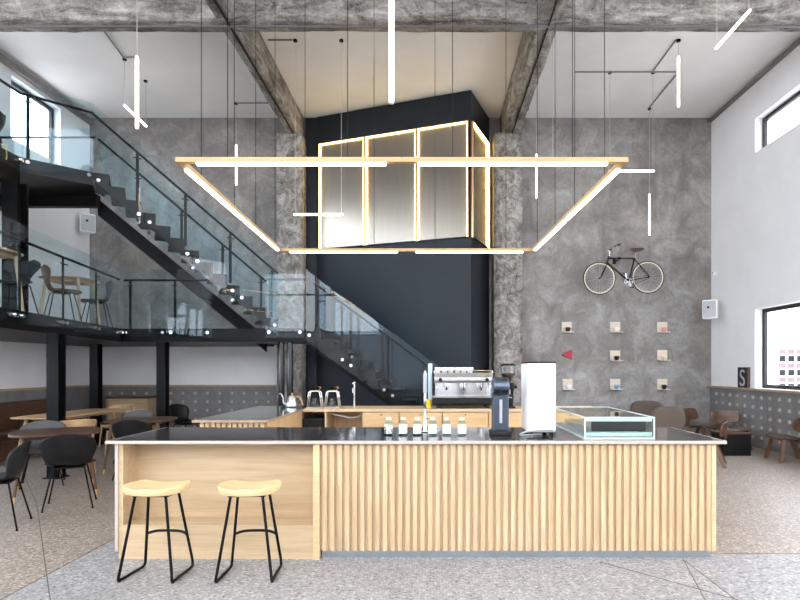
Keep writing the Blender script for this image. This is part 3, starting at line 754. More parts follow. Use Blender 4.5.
# ------------------------------------------------------------------ stools
def stool(X, Y, rz, label):
    t = thing('bar_stool', label, 'stool', (0, 0, 0), 'bar stools at the counter')
    n = 26; mb = MB(); top = []; bot = []; hw, hd = .222, .155
    rows = []
    for i in range(13):
        v = 2*i/12-1
        row = []
        for j in range(19):
            u = 2*j/18-1
            k = (1-.26*abs(v)**3)                         # rounded plan
            x = u*hw*k; y = v*hd*(1-.12*abs(u)**3 + .04*(1-u*u))
            z = .646 + .020*u*u + .012*math.exp(-(u/.25)**2)*max(0, -v) - .012*(1-u*u)*(1-v*v)
            row.append((x, y, z))
        rows.append(row)
    tv = [[mb.bm.verts.new(p) for p in r] for r in rows]
    bv = [[mb.bm.verts.new((p[0]*.95, p[1]*.95, .599 + .012*(p[0]/hw)**2)) for p in r] for r in rows]
    for i in range(12):
        for j in range(18):
            mb.bm.faces.new((tv[i][j], tv[i][j+1], tv[i+1][j+1], tv[i+1][j]))
            mb.bm.faces.new((bv[i][j], bv[i+1][j], bv[i+1][j+1], bv[i][j+1]))
    for i in range(12):
        for j in (0, 18): mb.bm.faces.new((tv[i][j], tv[i+1][j], bv[i+1][j], bv[i][j]))
    for j in range(18):
        for i in (0, 12): mb.bm.faces.new((tv[i][j], tv[i][j+1], bv[i][j+1], bv[i][j]))
    mb.build('seat', 'stool_wood', t, smooth=True, bevel=.008)
    r = .0105
    MB().bar((-.13, -.085, .592), (.13, -.085, .592), .022, .012).bar((-.13, .085, .592), (.13, .085, .592), .022, .012).bar((-.12, -.085, .592), (-.12, .085, .592), .02, .012).bar((.12, -.085, .592), (.12, .085, .592), .02, .012).build('under_frame', 'black_steel', t)
    for s in (-1, 1):
        path = tube_curve([(s*.112, -.088, .594), (s*.139, -.110, .40), (s*.188, -.15, .06)], 5)[:-1]
        path += tube_curve([(s*.188, -.15, .06), (s*.193, -.155, .022), (s*.192, -.13, r), (s*.187, 0, r), (s*.185, .13, r), (s*.184, .162, .026), (s*.180, .162, .07)], 5)[:-1]
        path += tube_curve([(s*.180, .162, .07), (s*.143, .122, .35), (s*.112, .088, .594)], 5)
        MB().tube(path, r, 8).build('leg_frame', 'black_steel', t, smooth=True)
        MB().lathe([(.012, 0), (.012, .006)], (s*.193, -.145, -.0), 10).build('foot_pad', 'rubber', t)
    MB().tube(tube_curve([(-.156, .134, .258), (-.08, .165, .272), (.08, .165, .272), (.156, .134, .258)], 6), r, 8).build('foot_rest', 'black_steel', t, smooth=True)
    return spin(t, (X, Y, 0), rz)
stool(-2.0, 4.06, R(-3), 'wooden saddle-seat bar stool with black rod legs, the left of two')
stool(-1.325, 4.06, R(2), 'wooden saddle-seat bar stool with black rod legs, the right of two')

# ------------------------------------------------------------------ chairs and tables
def rod_legs(t, w, d, h, mat, spread=.07, r=.0085):
    for sx in (-1, 1):
        for sy in (-1, 1):
            MB().tube([(sx*w*.35, sy*d*.30, h+.012), (sx*w*.75, sy*d*.75, h-.012), (sx*(w+spread*.5), sy*(d+spread*.6), .012)], r, 7).lathe([(.011, 0), (.011, .014)], (sx*(w+spread*.5), sy*(d+spread*.6), 0), 8).build('leg', mat, t, smooth=False)
def butterfly_chair(label, group, mat, legm='black_steel', pad=None):
    t = thing('butterfly_chair', label, 'chair', (0, 0, 0), group)
    prof = [(-.225, .425, .17, 0, 0, .0), (-.20, .452, .20, 0, .004, 0), (-.06, .452, .215, 0, .012, 0), (.08, .445, .19, .01, .02, 0), (.16, .462, .135, .03, .01, 0),
            (.195, .53, .115, .03, 0, 0), (.215, .60, .15, .03, 0, 0), (.235, .69, .225, .05, .0, 0), (.25, .755, .215, .045, .012, .0), (.262, .79, .125, .015, .022, -.005)]
    MB().shell(prof, 12, 30).build('shell', mat, t, smooth=True, solid=.012)
    rod_legs(t, .17, .17, .435, legm)
    MB().lathe([(.11, .415), (.12, .425), (.10, .437)], (0, 0, 0), 18).build('seat_mount', 'black_plastic', t)
    return t
def shell_chair(label, group, mat):
    t = thing('shell_chair', label, 'chair', (0, 0, 0), group)
    prof = [(-.23, .43, .19, 0, 0, 0), (-.20, .455, .22, 0, .005, 0), (-.05, .455, .235, 0, .015, 0), (.10, .45, .225, .02, .03, 0), (.18, .49, .21, .05, .02, 0),
            (.215, .57, .235, .07, .01, 0), (.235, .66, .255, .08, 0, 0), (.25, .74, .245, .07, -.01, 0), (.258, .785, .20, .045, -.02, .0), (.262, .805, .11, .015, -.01, 0)]
    MB().shell(prof, 12, 30).build('shell', mat, t, smooth=True, solid=.014)
    rod_legs(t, .19, .18, .44, 'black_steel')
    MB().box((-.14, -.14, .425), (.14, .14, .44)).build('seat_mount', 'black_steel', t)
    return t
def oak_chair(label, group):
    t = thing('oak_chair', label, 'chair', (0, 0, 0), group)
    mb = MB()
    MB().prism([(-.22, -.23, .43), (.22, -.23, .43), (.20, .20, .43), (-.20, .20, .43)], (0, 0, .045)).build('seat', 'black_plastic', t, bevel=.018)
    mb = MB()
    for sx in (-1, 1):
        MB().tube([(sx*.185, -.19, .43), (sx*.215, -.225, .0)], .020, 8, .013).build('leg', 'oak_leg', t)
        MB().tube(tube_curve([(sx*.21, .25, 0), (sx*.19, .19, .42), (sx*.20, .215, .66), (sx*.205, .235, .74)], 5), .018, 8).build('leg', 'oak_leg', t, smooth=True)
        MB().bar((sx*.19, -.2, .40), (sx*.19, .19, .40), .022, .05).build('rail', 'oak', t)
    MB().bar((-.19, -.195, .40), (.19, -.195, .40), .022, .05).bar((-.18, .19, .40), (.18, .19, .40), .022, .05).build('rail', 'oak', t)
    MB().shell([(.262, .625, .24, .13, 0, 0), (.272, .70, .255, .15, .0, 0), (.280, .785, .24, .14, -.02, 0)], 14, 8).build('backrest', 'oak', t, smooth=True, solid=.02)
    return t
def table(label, group, w, d, h, topm, legm, tip=None, sq=3, r=.018, name='dining_table', inset=.78, thick=.024):
    t = thing(name, label, 'table', (0, 0, 0), group)
    mb = MB(); n = 40; pts = []
    for j in range(n):
        a = 2*PI*j/n; ca, sa = math.cos(a), math.sin(a); k = (abs(ca)**sq+abs(sa)**sq)**(-1/sq)
        pts.append((ca*k*w/2, sa*k*d/2))
    mb.prism([(x*.985, y*.985, h-thick) for x, y in pts], (0, 0, thick)); mb.build('tabletop', topm, t, bevel=.006)
    MB().box((-w*.32, -d*.32, h-thick-.045), (w*.32, -d*.32+.02, h-thick)).box((-w*.32, d*.32-.02, h-thick-.045), (w*.32, d*.32, h-thick)).box((-w*.32, -d*.3, h-thick-.045), (-w*.32+.02, d*.3, h-thick)).box((w*.32-.02, -d*.3, h-thick-.045), (w*.32, d*.3, h-thick)).build('apron', topm, t)
    for sx in (-1, 1):
        for sy in (-1, 1):
            a = Vector((sx*w*.34, sy*d*.34, h-thick)); b_ = Vector((sx*w*.5*inset*1.1, sy*d*.5*inset*1.1, 0)); m_ = lerp(b_, a, .09)
            l = MB().tube([a, m_ if tip else b_], r*1.25, 10, r*.75).build('leg', legm, t)
            if tip: MB().tube([m_, b_], r*.76, 10, r*.6).build('leg_tip', tip, l)
    return t
GD = 'black shell chairs on the left dining floor'
# walnut table at the left front and its chairs
spin(table('walnut dining table with brass-tipped legs, nearest the left foreground', 'walnut dining tables', .92, .88, .745, 'walnut', 'walnut_leg', 'brass', 5), (-4.52, 6.72, 0), R(34))
spin(shell_chair('black shell chair with its back to us at the front walnut table', GD, 'black_plastic'), (-3.95, 6.10, 0), R(207))
spin(shell_chair('dark grey shell chair on the far side of the front walnut table', GD, 'grey_shell'), (-5.03, 7.22, 0), R(32))
spin(shell_chair('black shell chair at the left edge, side on, nearest of all the dining chairs', GD, 'charcoal_shell'), (-4.12, 5.28, 0), R(-68))
# second dark table
spin(table('round-cornered dark walnut table just left of the bar counter top', 'walnut dining tables', .90, .85, .745, 'walnut', 'walnut_leg', 'brass', 4), (-4.32, 8.32, 0), R(8))
spin(shell_chair('black shell chair in front of the table beside the bar, back to us', GD, 'black_plastic'), (-4.08, 7.72, 0), R(188))
spin(shell_chair('dark grey shell chair behind the table beside the bar, facing us', GD, 'grey_shell'), (-4.82, 9.03, 0), R(10))
spin(shell_chair('small black shell chair by the pegged wall, left of the side counter', GD, 'black_plastic'), (-4.75, 10.75, 0), R(70))
# long oak table
spin(table('long oak communal table behind the steel column', None, 2.0, .76, .745, 'oak', 'oak_leg', None, 9, .022), (-6.08, 9.45, 0), R(88))
GO = 'oak chairs on the left dining floor'
spin(oak_chair('oak chair with curved backrest just behind the front walnut table, its back towards the bar', GO), (-5.12, 7.98, 0), R(225))
spin(oak_chair('oak chair on the right side of the long oak table', GO), (-5.36, 9.75, 0), R(-90))
spin(oak_chair('oak chair at the far end of the long oak table, near the plywood cabinet', GO), (-6.1, 10.82, 0), R(0))
# brown bench by the left wall
t = thing('bench_seat', 'brown leather bench with high back along the left wall', 'bench', (-7.2, 9.5, 0))
MB().box((-7.45, 8.2, 0), (-6.9, 10.9, .30)).build('plinth', 'walnut', t)
MB().box((-7.37, 8.2, .30), (-6.86, 10.9, .44)).build('seat_cushion', 'brown_leather', t, bevel=.03)
MB().box((-7.53, 8.2, .30), (-7.37, 10.9, .90)).build('backrest', 'brown_leather', t, bevel=.03)
# plywood cabinet on the back wall
t = thing('low_cabinet', 'pale plywood cabinet with a dark rim against the back wall', 'cabinet', (-6.5, 12.0, 0))
ca, cb = XA(106, 11.9), XA(149, 11.9)
MB().box((ca, 11.9, 0), (ca+.04, 12.28, .85)).build('side_panel', 'ply_edge', t); MB().box((cb-.04, 11.9, 0), (cb, 12.28, .85)).build('side_panel', 'ply_edge', t)
MB().box((ca-.01, 11.88, .85), (cb+.01, 12.28, .90)).build('top', 'walnut', t)
MB().box((ca+.04, 11.93, .05), (cb-.04, 11.95, .85)).build('door', 'birch_ply', t)
MB().box((ca+.04, 11.95, 0), (cb-.04, 12.28, .05)).build('plinth', 'walnut', t)

# mezzanine furniture
GM = 'butterfly chairs on the mezzanine'
spin(butterfly_chair('tan butterfly-back chair on the mezzanine behind the glass', GM, 'tan_shell'), (-5.62, 8.48, ZM), R(135))
spin(butterfly_chair('grey butterfly-back chair on the mezzanine right of the oak table', GM, 'grey_shell'), (-5.86, 9.75, ZM), R(-70))
spin(butterfly_chair('charcoal butterfly-back chair at the left end of the mezzanine, by the pale-legged table', GM, 'charcoal_shell'), (-5.68, 7.6, ZM), R(10))
spin(table('small oak table on the mezzanine between tan and grey chairs', 'oak tables on the mezzanine', .72, .70, .735, 'oak', 'oak_leg', None, 6, .022), (-5.90, 9.12, ZM), R(4))
spin(table('oak table with pale legs at the far left edge of the mezzanine', 'oak tables on the mezzanine', .62, .60, .735, 'oak', 'oak_leg', None, 6, .022), (-5.46, 6.85, ZM), R(6))
spin(butterfly_chair('dark butterfly-back chair on the upper gallery at the left edge', None, 'charcoal_shell'), (-6.72, 8.35, ZG), R(-75))

# lounge area on the right
def lounge_chair(label, X, Y, rz):
    t = thing('lounge_chair', label, 'lounge chair', (0, 0, 0), 'moulded walnut plywood lounge chairs')
    MB().shell([(-.27, .355, .24, 0, .0, 0), (-.24, .385, .27, 0, .01, 0), (-.05, .37, .285, 0, .02, 0), (.12, .345, .265, 0, .025, 0), (.20, .345, .22, 0, .02, 0)], 12, 14).build('seat', 'walnut', t, smooth=True, solid=.014)
    MB().shell([(.225, .455, .15, .02, .01, 0), (.235, .475, .24, .06, 0, 0), (.26, .57, .275, .08, 0, 0), (.285, .665, .25, .065, 0, 0), (.29, .69, .16, .025, -.006, 0)], 14, 16).build('backrest', 'walnut', t, smooth=True, solid=.014)
    mb = MB(); pts = tube_curve([(0, -.02, .345), (0, .12, .325), (0, .22, .36), (0, .26, .47), (0, .275, .60)], 5)
    for a, b_ in zip(pts, pts[1:]): mb.bar(a, b_ + (b_-a)*.05, .12, .016, up=(1, 0, 0)) if False else mb.prism([a + Vector((-.06, 0, 0)), a + Vector((.06, 0, 0)), b_ + Vector((.06, 0, 0)), b_ + Vector((-.06, 0, 0))], (0, .010, -.010))
    mb.build('spine', 'walnut', t)
    for s in (-1, 1):
        mb = MB(); mb.prism([(s*.20, -.205, .36), (s*.20, -.145, .36), (s*.255, -.215, 0), (s*.255, -.27, 0)], (s*.024, 0, 0)); mb.build('leg', 'walnut_leg', t)
        mb = MB(); mb.prism([(s*.17, .07, .335), (s*.17, .14, .335), (s*.225, .275, 0), (s*.225, .215, 0)], (s*.024, 0, 0)); mb.build('leg', 'walnut_leg', t)
    MB().box((-.22, -.20, .337), (.22, -.14, .353)).box((-.19, .07, .315), (.19, .14, .331)).build('leg_bridge', 'walnut_leg', t)
    return spin(t, (X, Y, 0), rz)
lounge_chair('walnut lounge chair side on just behind the right end of the bar', 4.27, 8.72, R(-118))
lounge_chair('walnut lounge chair facing us behind the black cube table', 5.55, 10.46, R(-4))
lounge_chair('walnut lounge chair cut off by the right edge of the photo', 5.76, 9.05, R(-98))
lounge_chair('walnut lounge chair directly right of the taupe armchairs, by the concrete wall', 5.27, 11.05, R(38))
t = thing('cube_table', 'black cube side table in front of a walnut lounge chair', 'side table', (5.2, 9.75, 0))
MB().box((4.97, 9.56, 0), (5.43, 10.0, .36)).build('box', 'black_plastic', t, bevel=.004)
MB().box((4.955, 9.545, .36), (5.445, 10.015, .385)).build('top', 'walnut', t, bevel=.003)
def armchair(label, X, Y, rz, wood_edge=True):
    t = thing('armchair', label, 'armchair', (0, 0, 0), 'taupe armchairs behind the display case')
    MB().box((-.31, -.30, .24), (.31, .28, .42)).build('seat_cushion', 'taupe_fabric', t, bevel=.05)
    mb = MB(); n = 28; pts = []
    for j in range(n):
        a = 2*PI*j/n; ca, sa = math.cos(a), math.sin(a); k = (abs(ca)**3.2+abs(sa)**3.2)**(-1/3.2)
        pts.append((ca*k*.33, .24, .60+sa*k*.215))
    mb.prism(pts, (0, .11, .0)); mb.build('backrest', 'taupe_fabric', t, bevel=.035)
    MB().box((-.29, -.28, .19), (.29, .30, .24)).build('frame', 'walnut', t)
    for sx in (-1, 1):
        for sy in (-1, 1): MB().tube([(sx*.25, sy*.24, .19), (sx*.28, sy*.27, 0)], .02, 8, .013).build('leg', 'walnut_leg', t)
    return spin(t, (X, Y, 0), rz)
armchair('taupe rounded-back armchair directly right of the display case', 4.15, 10.3, R(188))
armchair('taupe rounded-back armchair farther back, partly hidden by its twin', 4.42, 11.45, R(-12))

# ------------------------------------------------------------------ right wall and back wall fittings
def pegs(name, label, board, pts, ax, mat='peg_wood'):
    t = thing(name, label, 'peg board', board[0])
    MB().box(*board).build('board', 'wainscot', t)
    for (x, y, z) in pts:
        d = Vector((-1, 0, 0)) if ax == 'X' else Vector((0, -1, 0))
        MB().cbox(Vector((x, y, z)) + d*.013, (.034 if ax == 'X' else .046, .046 if ax == 'X' else .034, .056)).build('peg', mat, t)
pegs('peg_board', 'grey board with rows of wooden pegs under the right-hand window sill', ((XR-.03, 2.0, .001), (XR-.002, YB-.004, 1.073)),
     [(XR-.03, 12.05-.275*i, .945-.187*j) for i in range(18) for j in range(5)], 'X')
pegs('peg_board', 'grey board with rows of wooden pegs on the back wall below the mezzanine', ((XL+.06, YB-.03, .001), (-3.42, YB-.002, 1.088)),
     [(-3.62-.268*i, YB-.03, .945-.187*j) for i in range(14) for j in range(5)], 'Y')
# speaker boxes
def speaker(p, rz, label):
    t = thing('wall_speaker', label, 'speaker', (0, 0, 0), 'white speakers high in the rear corners')
    MB().prism([(-.15, -.10, 0), (.15, -.10, 0), (.11, .10, 0), (-.11, .10, 0)], (0, 0, .40)).build('cabinet', 'white_plastic', t, bevel=.02)
    MB().box((-.13, -.112, .03), (.13, -.1, .37)).build('grille', 'grey_plastic', t, bevel=.008)
    MB().tube([(-.02, -.114, .24), (-.02, -.112, .24)], .025, 14).build('badge', 'black_plastic', t)
    MB().box((-.03, .10, .15), (.03, .30, .25)).build('bracket', 'white_plastic', t)
    return spin(t, p, rz)
speaker((XR-.32, 11.72, ZA(319, 11.7)), R(-45), 'white wall speaker in the right rear corner above the pegged wall')
speaker((XL+.22, 11.9, ZA(233, 11.9)), R(45), 'white wall speaker in the left rear corner behind the stair')
t = thing('wall_sensor', 'small white round camera on the right wall near the back corner', 'camera', (XR-.03, 12.15, ZA(273, 12.15)))
zz = ZA(273, 12.15); MB().lathe([(.05, -.0), (.05, -.05), (.03, -.075)], (XR, 12.15, zz), 16, 'X').build('housing', 'white_plastic', t)
MB().lathe([(.018, -.076), (.018, -.082)], (XR, 12.15, zz), 12, 'X').build('lens', 'black_plastic', t)
t = thing('wall_camera', 'small black camera on the left wall under the mezzanine', 'camera', (XL+.1, 11.0, ZA(355, 11)))
zz = ZA(355, 11.0); MB().box((XL, 10.97, zz-.05), (XL+.05, 11.03, zz+.05)).build('bracket', 'black_plastic', t)
MB().tube([(XL+.05, 11.02, zz), (XL+.17, 10.9, zz-.02)], .04, 12).build('housing', 'black_plastic', t)
tag(MB().box((XR-.045, 11.3, ZA(418.5, 11.4)), (XR-.03, 11.5, ZA(412, 11.4))).build('wall_socket', 'black_plastic', bevel=.004), 'black socket plate on the pegged right wall behind the lounge chairs', 'socket')
# letter block on the sill
Y0 = 10.78; t = thing('letter_block', 'dark block with a pale figure leaning on the wall beside the right window', 'ornament', (XR-.04, 11.0, 1.115))
MB().box((XR-.06, 10.83, 1.115), (XR-.012, 11.18, 1.515)).build('block', 'charcoal_shell', t, bevel=.004)
MB().box((XR-.064, 10.822, 1.115), (XR-.01, 10.83, 1.515)).build('side', 'brown_leather', t)
cu = bpy.data.curves.new('figure', 'FONT'); cu.body = 'S'; cu.size = .46; cu.align_x = 'CENTER'; cu.extrude = .003
tmp = bpy.data.objects.new('tmp', cu); COL.objects.link(tmp)
bpy.context.view_layer.update()
me = bpy.data.meshes.new_from_object(tmp.evaluated_get(bpy.context.evaluated_depsgraph_get())); bpy.data.objects.remove(tmp)
fo = bpy.data.objects.new('figure', me); COL.objects.link(fo); me.materials.clear(); me.materials.append(MATS['grey_plastic'])
fo.parent = t; fo.rotation_euler = (R(90), 0, R(-90)); fo.location = (-.023, .005, .035)

# shelves with cups
GS = 'small wooden shelves on the concrete wall'
items = [(566.5, 327, 'black_plastic', 'black'), (615, 327, 'white_plastic', 'white'), (662, 327, 'pink_clay', 'pink'),
         (615, 355.5, 'black_plastic', 'black'), (662, 355, 'sand_clay', 'sand-coloured'),
         (567.5, 384, 'white_plastic', 'white'), (615, 384, 'blue_clay', 'blue'), (662, 384, 'black_plastic', 'black')]
where = ['top row left, above the red triangle', 'top row, middle', 'top row right', 'middle row, in the middle', 'middle row right', 'bottom row left, below the red triangle', 'bottom row, middle', 'bottom row right']
for (px, py, cm, cn), wh in zip(items, where):
    c = P(px, py, YB)
    t = thing('wall_shelf', 'pale wooden wall shelf, %s of the grid' % wh, 'shelf', (c.x, YB, c.z-.11), GS)
    MB().box((c.x-.11, YB-.02, c.z-.11), (c.x+.11, YB, c.z+.11)).build('back_plate', 'pale_wood', t, bevel=.003)
    MB().box((c.x-.11, YB-.16, c.z-.125), (c.x+.13, YB-.0, c.z-.108)).build('ledge', 'pale_wood', t, bevel=.003)
    cu_ = thing('cup', '%s cup on the wall shelf, %s of the grid' % (cn, wh), 'cup', (c.x+.01, YB-.085, c.z-.1075), 'cups on the wall shelves')
    cup_mesh((c.x+.01, YB-.085, c.z-.1075), .052, .095).build('bowl', cm, cu_, smooth=True)
    MB().tube(tube_curve([(c.x+.055, YB-.085, c.z-.03), (c.x+.085, YB-.085, c.z-.045), (c.x+.05, YB-.085, c.z-.08)], 5), .006, 6).build('handle', cm, cu_, smooth=True)
c = P(567, 354.5, YB)
tag(MB().prism([(c.x-.13, YB-.045, c.z), (c.x+.10, YB-.045, c.z-.11), (c.x+.10, YB-.045, c.z+.11)], (0, .044, 0)).build('wall_triangle', 'red_paint', bevel=.006), 'red triangle on the concrete wall pointing left, among the shelves', 'wall decoration')

# ------------------------------------------------------------------ bicycle on the wall
YBK = 12.06
bike = thing('bicycle', 'black city bicycle with cream rims hung on the concrete wall', 'bicycle', P(622, 294, YBK))
def bp(px, py, dy=0): 
    q = P(575+px/8, 235+py/8, YBK); q.y += dy; return q
def wheel(cx, cy):
    c = bp(cx, cy); ring = lambda r: [(c.x+r*math.cos(2*PI*j/48), YBK, c.z+r*math.sin(2*PI*j/48)) for j in range(48)]
    w = MB().tube(ring(.320), .013, 8, closed=True).build('wheel_rim', 'cream', bike, smooth=True)
    MB().tube(ring(.341), .013, 8, closed=True).build('tyre', 'rubber', w, smooth=True)
    mb = MB()
    for j in range(28):
        a = 2*PI*j/28; b_ = a + (.5 if j % 2 else -.5)
        mb.tube([(c.x+.02*math.cos(b_), YBK+(.022 if j % 4 < 2 else -.022), c.z+.02*math.sin(b_)), (c.x+.315*math.cos(a), YBK, c.z+.315*math.sin(a))], .0018, 4)
    mb.build('spokes', 'brushed_steel', w)
    MB().tube([(c.x, YBK-.05, c.z), (c.x, YBK+.05, c.z)], .02, 12).build('hub', 'black_plastic', w)
wheel(195, 347); wheel(583, 338)
fm = MB(); r = .019
fa, ra, bb, hd, ht, st = (205, 345), (592, 335), (430, 368), (268, 187), (256, 222), (476, 187)
fm.tube([bp(*hd), bp(*st)], r, 8).tube([bp(*ht), bp(*bb)], r*1.1, 8).tube([bp(*st), bp(*bb)], r, 8).tube([bp(272, 172), bp(*ht)], r*1.15, 8)
for dy in (-.045, .045): fm.tube([bp(478, 195), bp(*ra, dy)], .009, 6).tube([bp(*bb), bp(*ra, dy)], .010, 6)
fm.build('frame', 'black_gloss', bike, smooth=True)
mb = MB()
for dy in (-.045, .045): mb.tube(tube_curve([bp(256, 222, dy*.5), bp(240, 260, dy), bp(*fa, dy)], 5), .011, 6)
mb.build('fork', 'black_gloss', bike, smooth=True)
MB().tube(tube_curve([bp(272, 172), bp(278, 145), bp(262, 120)], 4), .012, 8).tube([bp(278, 145), bp(278, 128)], .01, 8).build('stem', 'chrome', bike, smooth=True)
hb = MB().tube(tube_curve([bp(300, 104, -.26), bp(280, 112, -.16), bp(258, 120, 0), bp(280, 112, .16), bp(300, 104, .22)], 6), .011, 8).build('handlebar', 'chrome', bike, smooth=True)
MB().tube([bp(290, 107, -.22), bp(328, 97, -.30)], .017, 8).build('grip', 'rubber', hb); MB().tube([bp(290, 107, .18), bp(322, 98, .24)], .017, 8).build('grip', 'rubber', hb)
MB().tube([bp(476, 187), bp(488, 135)], .012, 8).build('seat_post', 'chrome', bike)
mb = MB(); s0, s1 = bp(447, 108), bp(545, 118); top = s0.z+.005
mb.prism([(s0.x, YBK-.02, top), (s0.x+.1, YBK-.045, top-.01), (s1.x-.04, YBK-.085, top+.0), (s1.x, YBK-.07, top+.002), (s1.x, YBK+.07, top+.002), (s1.x-.04, YBK+.085, top), (s0.x+.1, YBK+.045, top-.01), (s0.x, YBK+.02, top)], (.0, 0, -.05))
mb.build('saddle', 'saddle_leather', bike, bevel=.018)
cr = bp(420, 380); ring = [(cr.x+.085*math.cos(2*PI*j/28), YBK-.06, cr.z+.085*math.sin(2*PI*j/28)) for j in range(28)]
mb = MB().tube(ring, .008, 6, closed=True)
for j in range(5): mb.tube([(cr.x, YBK-.06, cr.z), ring[int(j*28/5)]], .006, 5)
ck = mb.build('chainring', 'chrome', bike)
MB().tube([bp(425, 372, -.07), bp(440, 425, -.07)], .011, 8).tube([bp(425, 372, .07), bp(414, 300, .07)], .011, 8).build('crank', 'chrome', bike)
MB().cbox(bp(440, 425, -.12), (.07, .08, .018)).build('pedal', 'dark_grey_steel', bike); MB().cbox(bp(414, 298, .12), (.07, .08, .018)).build('pedal', 'dark_grey_steel', bike)
q = bp(583, 338)
MB().tube([(cr.x, YBK-.055, cr.z+.085), (q.x, YBK-.05, q.z+.035)], .005, 5).tube([(cr.x, YBK-.055, cr.z-.085), (q.x, YBK-.05, q.z-.035)], .005, 5).build('chain', 'dark_grey_steel', bike)
t = thing('bike_hook', 'black wall hook carrying the bicycle by its top tube', 'hook', bp(350, 185))
h = bp(350, 185); MB().box((h.x-.03, h.y+.03, h.z-.034), (h.x+.03, YB-.012, h.z-.022)).build('arm', 'black_steel', t)
MB().box((h.x-.035, YB-.012, h.z-.07), (h.x+.035, YB, h.z+.07)).box((h.x-.03, h.y-.04, h.z-.034), (h.x+.03, h.y+.03, h.z-.022)).box((h.x-.03, h.y-.045, h.z-.034), (h.x+.03, h.y-.035, h.z+.02)).build('plate', 'black_steel', t)

# ------------------------------------------------------------------ lights of the room
def tube_light(p, q, label, wires=True, ztop=H):
    p, q = Vector(p), Vector(q)
    t = thing('tube_light', label, 'tube light', tuple((p+q)/2), 'slim hanging tube lights')
    MB().tube([p, q], .018, 12).build('tube', 'tube_white', t, smooth=True)
    d = (q-p).normalized()
    MB().tube([p - d*.012, p], .019, 12).tube([q, q + d*.012], .019, 12).build('end_cap', 'white_plastic', t)
    vert = abs(d.z) > .9
    for e in ([max((p, q), key=lambda a: a.z)] if vert else [p + d*.02, q - d*.02]):
        MB().tube([(e.x, e.y, e.z), (e.x, e.y, ztop-.02)], .0035, 5).build('cord', 'white_edge', t)
        MB().lathe([(.035, ztop-.03), (.035, ztop)], (e.x, e.y, 0), 12).build('ceiling_cup', 'black_steel', t)
def vt(px, y0, y1, Y, label): tube_light(P(px, y0, Y), P(px, y1, Y), label)
def htb(x0, x1, y, Y, label): tube_light(P(x0, y, Y), P(x1, y, Y), label)
vt(137, 57, 128, 6.55, 'upright white tube light in front of the gallery stair, upper left')
tube_light(P(124, 105, 9.97), P(146, 126, 10.77), 'slanting-looking tube light crossing behind the upper left upright tube')
vt(236.2, 145, 185, 11.66, 'upright tube light near the concrete wall, behind the left of the wooden light frame')
vt(391.5, -8, 102, 4.2, 'largest upright tube light, hanging nearest at the top centre')
htb(294, 342.5, 214.5, 9.42, 'level tube light in front of the left concrete column and lit panels')
vt(536.5, 154.5, 198, 10.8, 'upright tube light right of the right concrete column')
htb(551.4, 605.6, 158.3, 8.62, 'level tube light just above the right end of the wooden light frame')
htb(608.8, 654, 171, 10.44, 'level tube light sticking out right of the wooden light frame')
vt(649.5, 194.5, 235, 11.9, 'upright tube light glowing on the concrete above the bicycle')
vt(678.5, 57, 107, 9.42, 'upright tube light near the right end of the ceiling pipes')
tube_light((3.96, 7.83, 5.97), (3.96, 7.0, 5.97), 'tube light pointing at us in front of the cross beam, upper right')
# ceiling conduits
pn = 30
for p, q in (((676, 40), (653, 71)), ((575, 72), (676, 72)), ((649, 108), (676, 75)), ((104, 31), (124, 58)), ((124, 58), (137, 57)), ((236, 103), (272, 103)), ((268, 40), (292, 40))):
    a = [CZ, 0, 0]; Y0 = (H-.02-CZ)*F/(VY-p[1]); Y1 = (H-.02-CZ)*F/(VY-q[1])
    struct(MB().tube([(XA(p[0], Y0), Y0, H-.02), (XA(q[0], Y1), Y1, H-.02)], .013, 6).build('trim_%d' % pn, 'zinc_pipe')); pn += 1
# wooden frame pendant
zf = CZ + 1.65; Yn, Yf = 1.65*F/205, 1.65*F/116.5
x0, x1 = XA(176, Yn)+.03, XA(628, Yn)-.03
ch = thing('frame_pendant', 'large rectangular wooden pendant frame with warm light strips hanging over the bar', 'pendant light', ((x0+x1)/2, (Yn+Yf)/2, zf))
x2, x3 = XA(535, Yf)-.03, XA(278, Yf)+.03
corners = [Vector((x0, Yn, zf)), Vector((x1, Yn, zf)), Vector((x2, Yf, zf)), Vector((x3, Yf, zf))]
z_ = Vector((0, 0, 1))
for i in range(4):
    a, b_ = corners[i], corners[(i+1) % 4]; d = (b_-a).normalized()
    for k in range(2):
        s = lerp(a, b_, k/2); e = lerp(a, b_, (k+1)/2)
        if k == 0: s2, e2 = s + d*.025, e - d*.002
        else: s2, e2 = s + d*.002, e + d*.025
        MB().bar(s2 + z_*.02, e2 + z_*.02, .05, .04).build('wooden_bar', 'chandelier_wood', ch, bevel=.002)
        gap0 = .14 if k == 0 else (.13 if i in (0, 2) else .04); gap1 = .14 if k == 1 else (.13 if i in (0, 2) else .04)
        MB().bar(s + d*gap0 - z_*.009, e - d*gap1 - z_*.009, .036, .018).build('led_strip', 'led_warm', ch)
for px in (227.5, 347.5, 452.5, 572.5):
    MB().tube([(XA(px, Yn), Yn, zf+.04), (XA(px, Yn), Yn, H)], .0032, 5).build('cord', 'black_steel', ch)
for px in (305, 374, 435, 506):
    MB().tube([(XA(px, Yf), Yf, zf+.04), (XA(px, Yf), Yf, H)], .004, 5).build('cord', 'black_steel', ch)
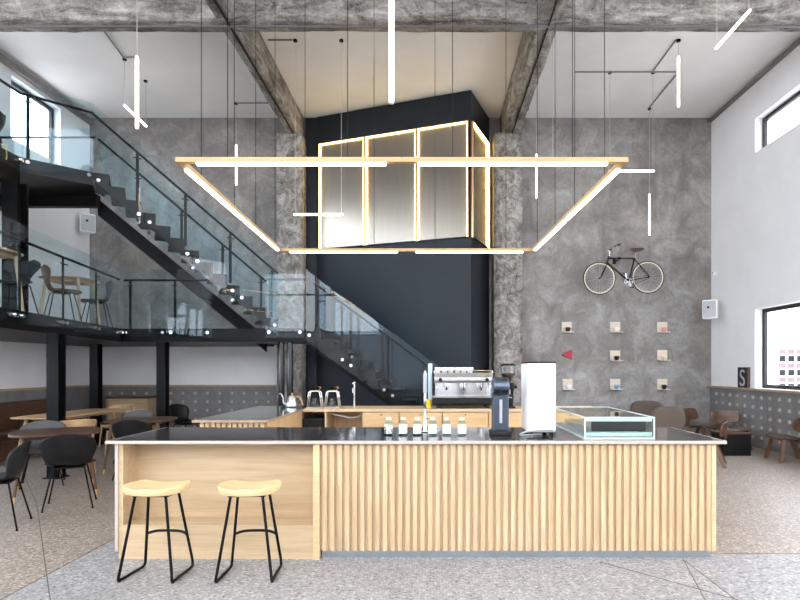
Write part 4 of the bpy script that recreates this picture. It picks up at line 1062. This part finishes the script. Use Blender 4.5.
for xx, xy in ((x0, x3), (x1, x2)):
    for k in (186, 157, 138, 121):
        Y = 1.65*F/k; xq = lerp(xx, xy, (Y-Yn)/(Yf-Yn)); MB().tube([(xq, Y, zf+.04), (xq, Y, H)], .0035, 5).build('cord', 'black_steel', ch)

# ------------------------------------------------------------------ outside
struct(MB().box((-120, -120, -.9), (160, 160, -.6)).build('ground', 'bounce_paving'))  # outdoor ground, made pale to bounce daylight up onto the ceiling
bd = thing('office_building', 'white building with rows of square windows outside the lower right window', 'building', (50, 60, -.6))
MB().box((36.6, 60, -.6), (60, 70, 18)).build('facade_wall', 'facade', bd)
for i in range(12):
    for j in range(3):
        x, z = 37.1 + i*.95, -.86 + .05 + j*1.5
        MB().box((x, 59.93, z+.0), (x+.62, 60.0, z+.62)).build('window', 'facade_window', bd)
        MB().box((x-.05, 59.95, z+.80), (x+.67, 60.0, z+1.30)).build('spandrel', 'spandrel', bd)

# ------------------------------------------------------------------ daylight, camera
w = bpy.data.worlds.new('sky'); scene.world = w; w.use_nodes = True
nt = w.node_tree; bg = nt.nodes['Background']
bg.inputs[1].default_value = 4.0
# bright overcast sky, a little bluer and brighter to the left (west)
tc = N(nt, 'ShaderNodeTexCoord'); sx = N(nt, 'ShaderNodeSeparateXYZ'); nt.links.new(tc.outputs['Generated'], sx.inputs[0])
nt.links.new(ramp(nt, math_(nt, 'ADD', math_(nt, 'MULTIPLY', sx.outputs[0], .5), .5), [(.1, (1.08, 1.18, 1.30)), (.55, (.85, .885, .95)), (.9, (.85, .88, .94))]), bg.inputs[0])
cam = bpy.data.cameras.new('camera'); co = bpy.data.objects.new('camera', cam); COL.objects.link(co)
cam.sensor_width = 36; cam.lens = F*36/800; cam.shift_x = -(VX-400)/800; cam.shift_y = (VY-300)/800
cam.clip_end = 500
co.location = (0, 0, CZ); co.rotation_euler = (R(90), 0, 0)
scene.camera = co
scene.view_settings.view_transform = 'Standard'; scene.view_settings.look = 'None'
scene.view_settings.gamma = 1; scene.view_settings.use_curve_mapping = False
scene.view_settings.exposure = 1.2
scene.cycles.max_bounces = 10; scene.cycles.diffuse_bounces = 5; scene.cycles.transparent_max_bounces = 32
scene.cycles.sample_clamp_indirect = 6
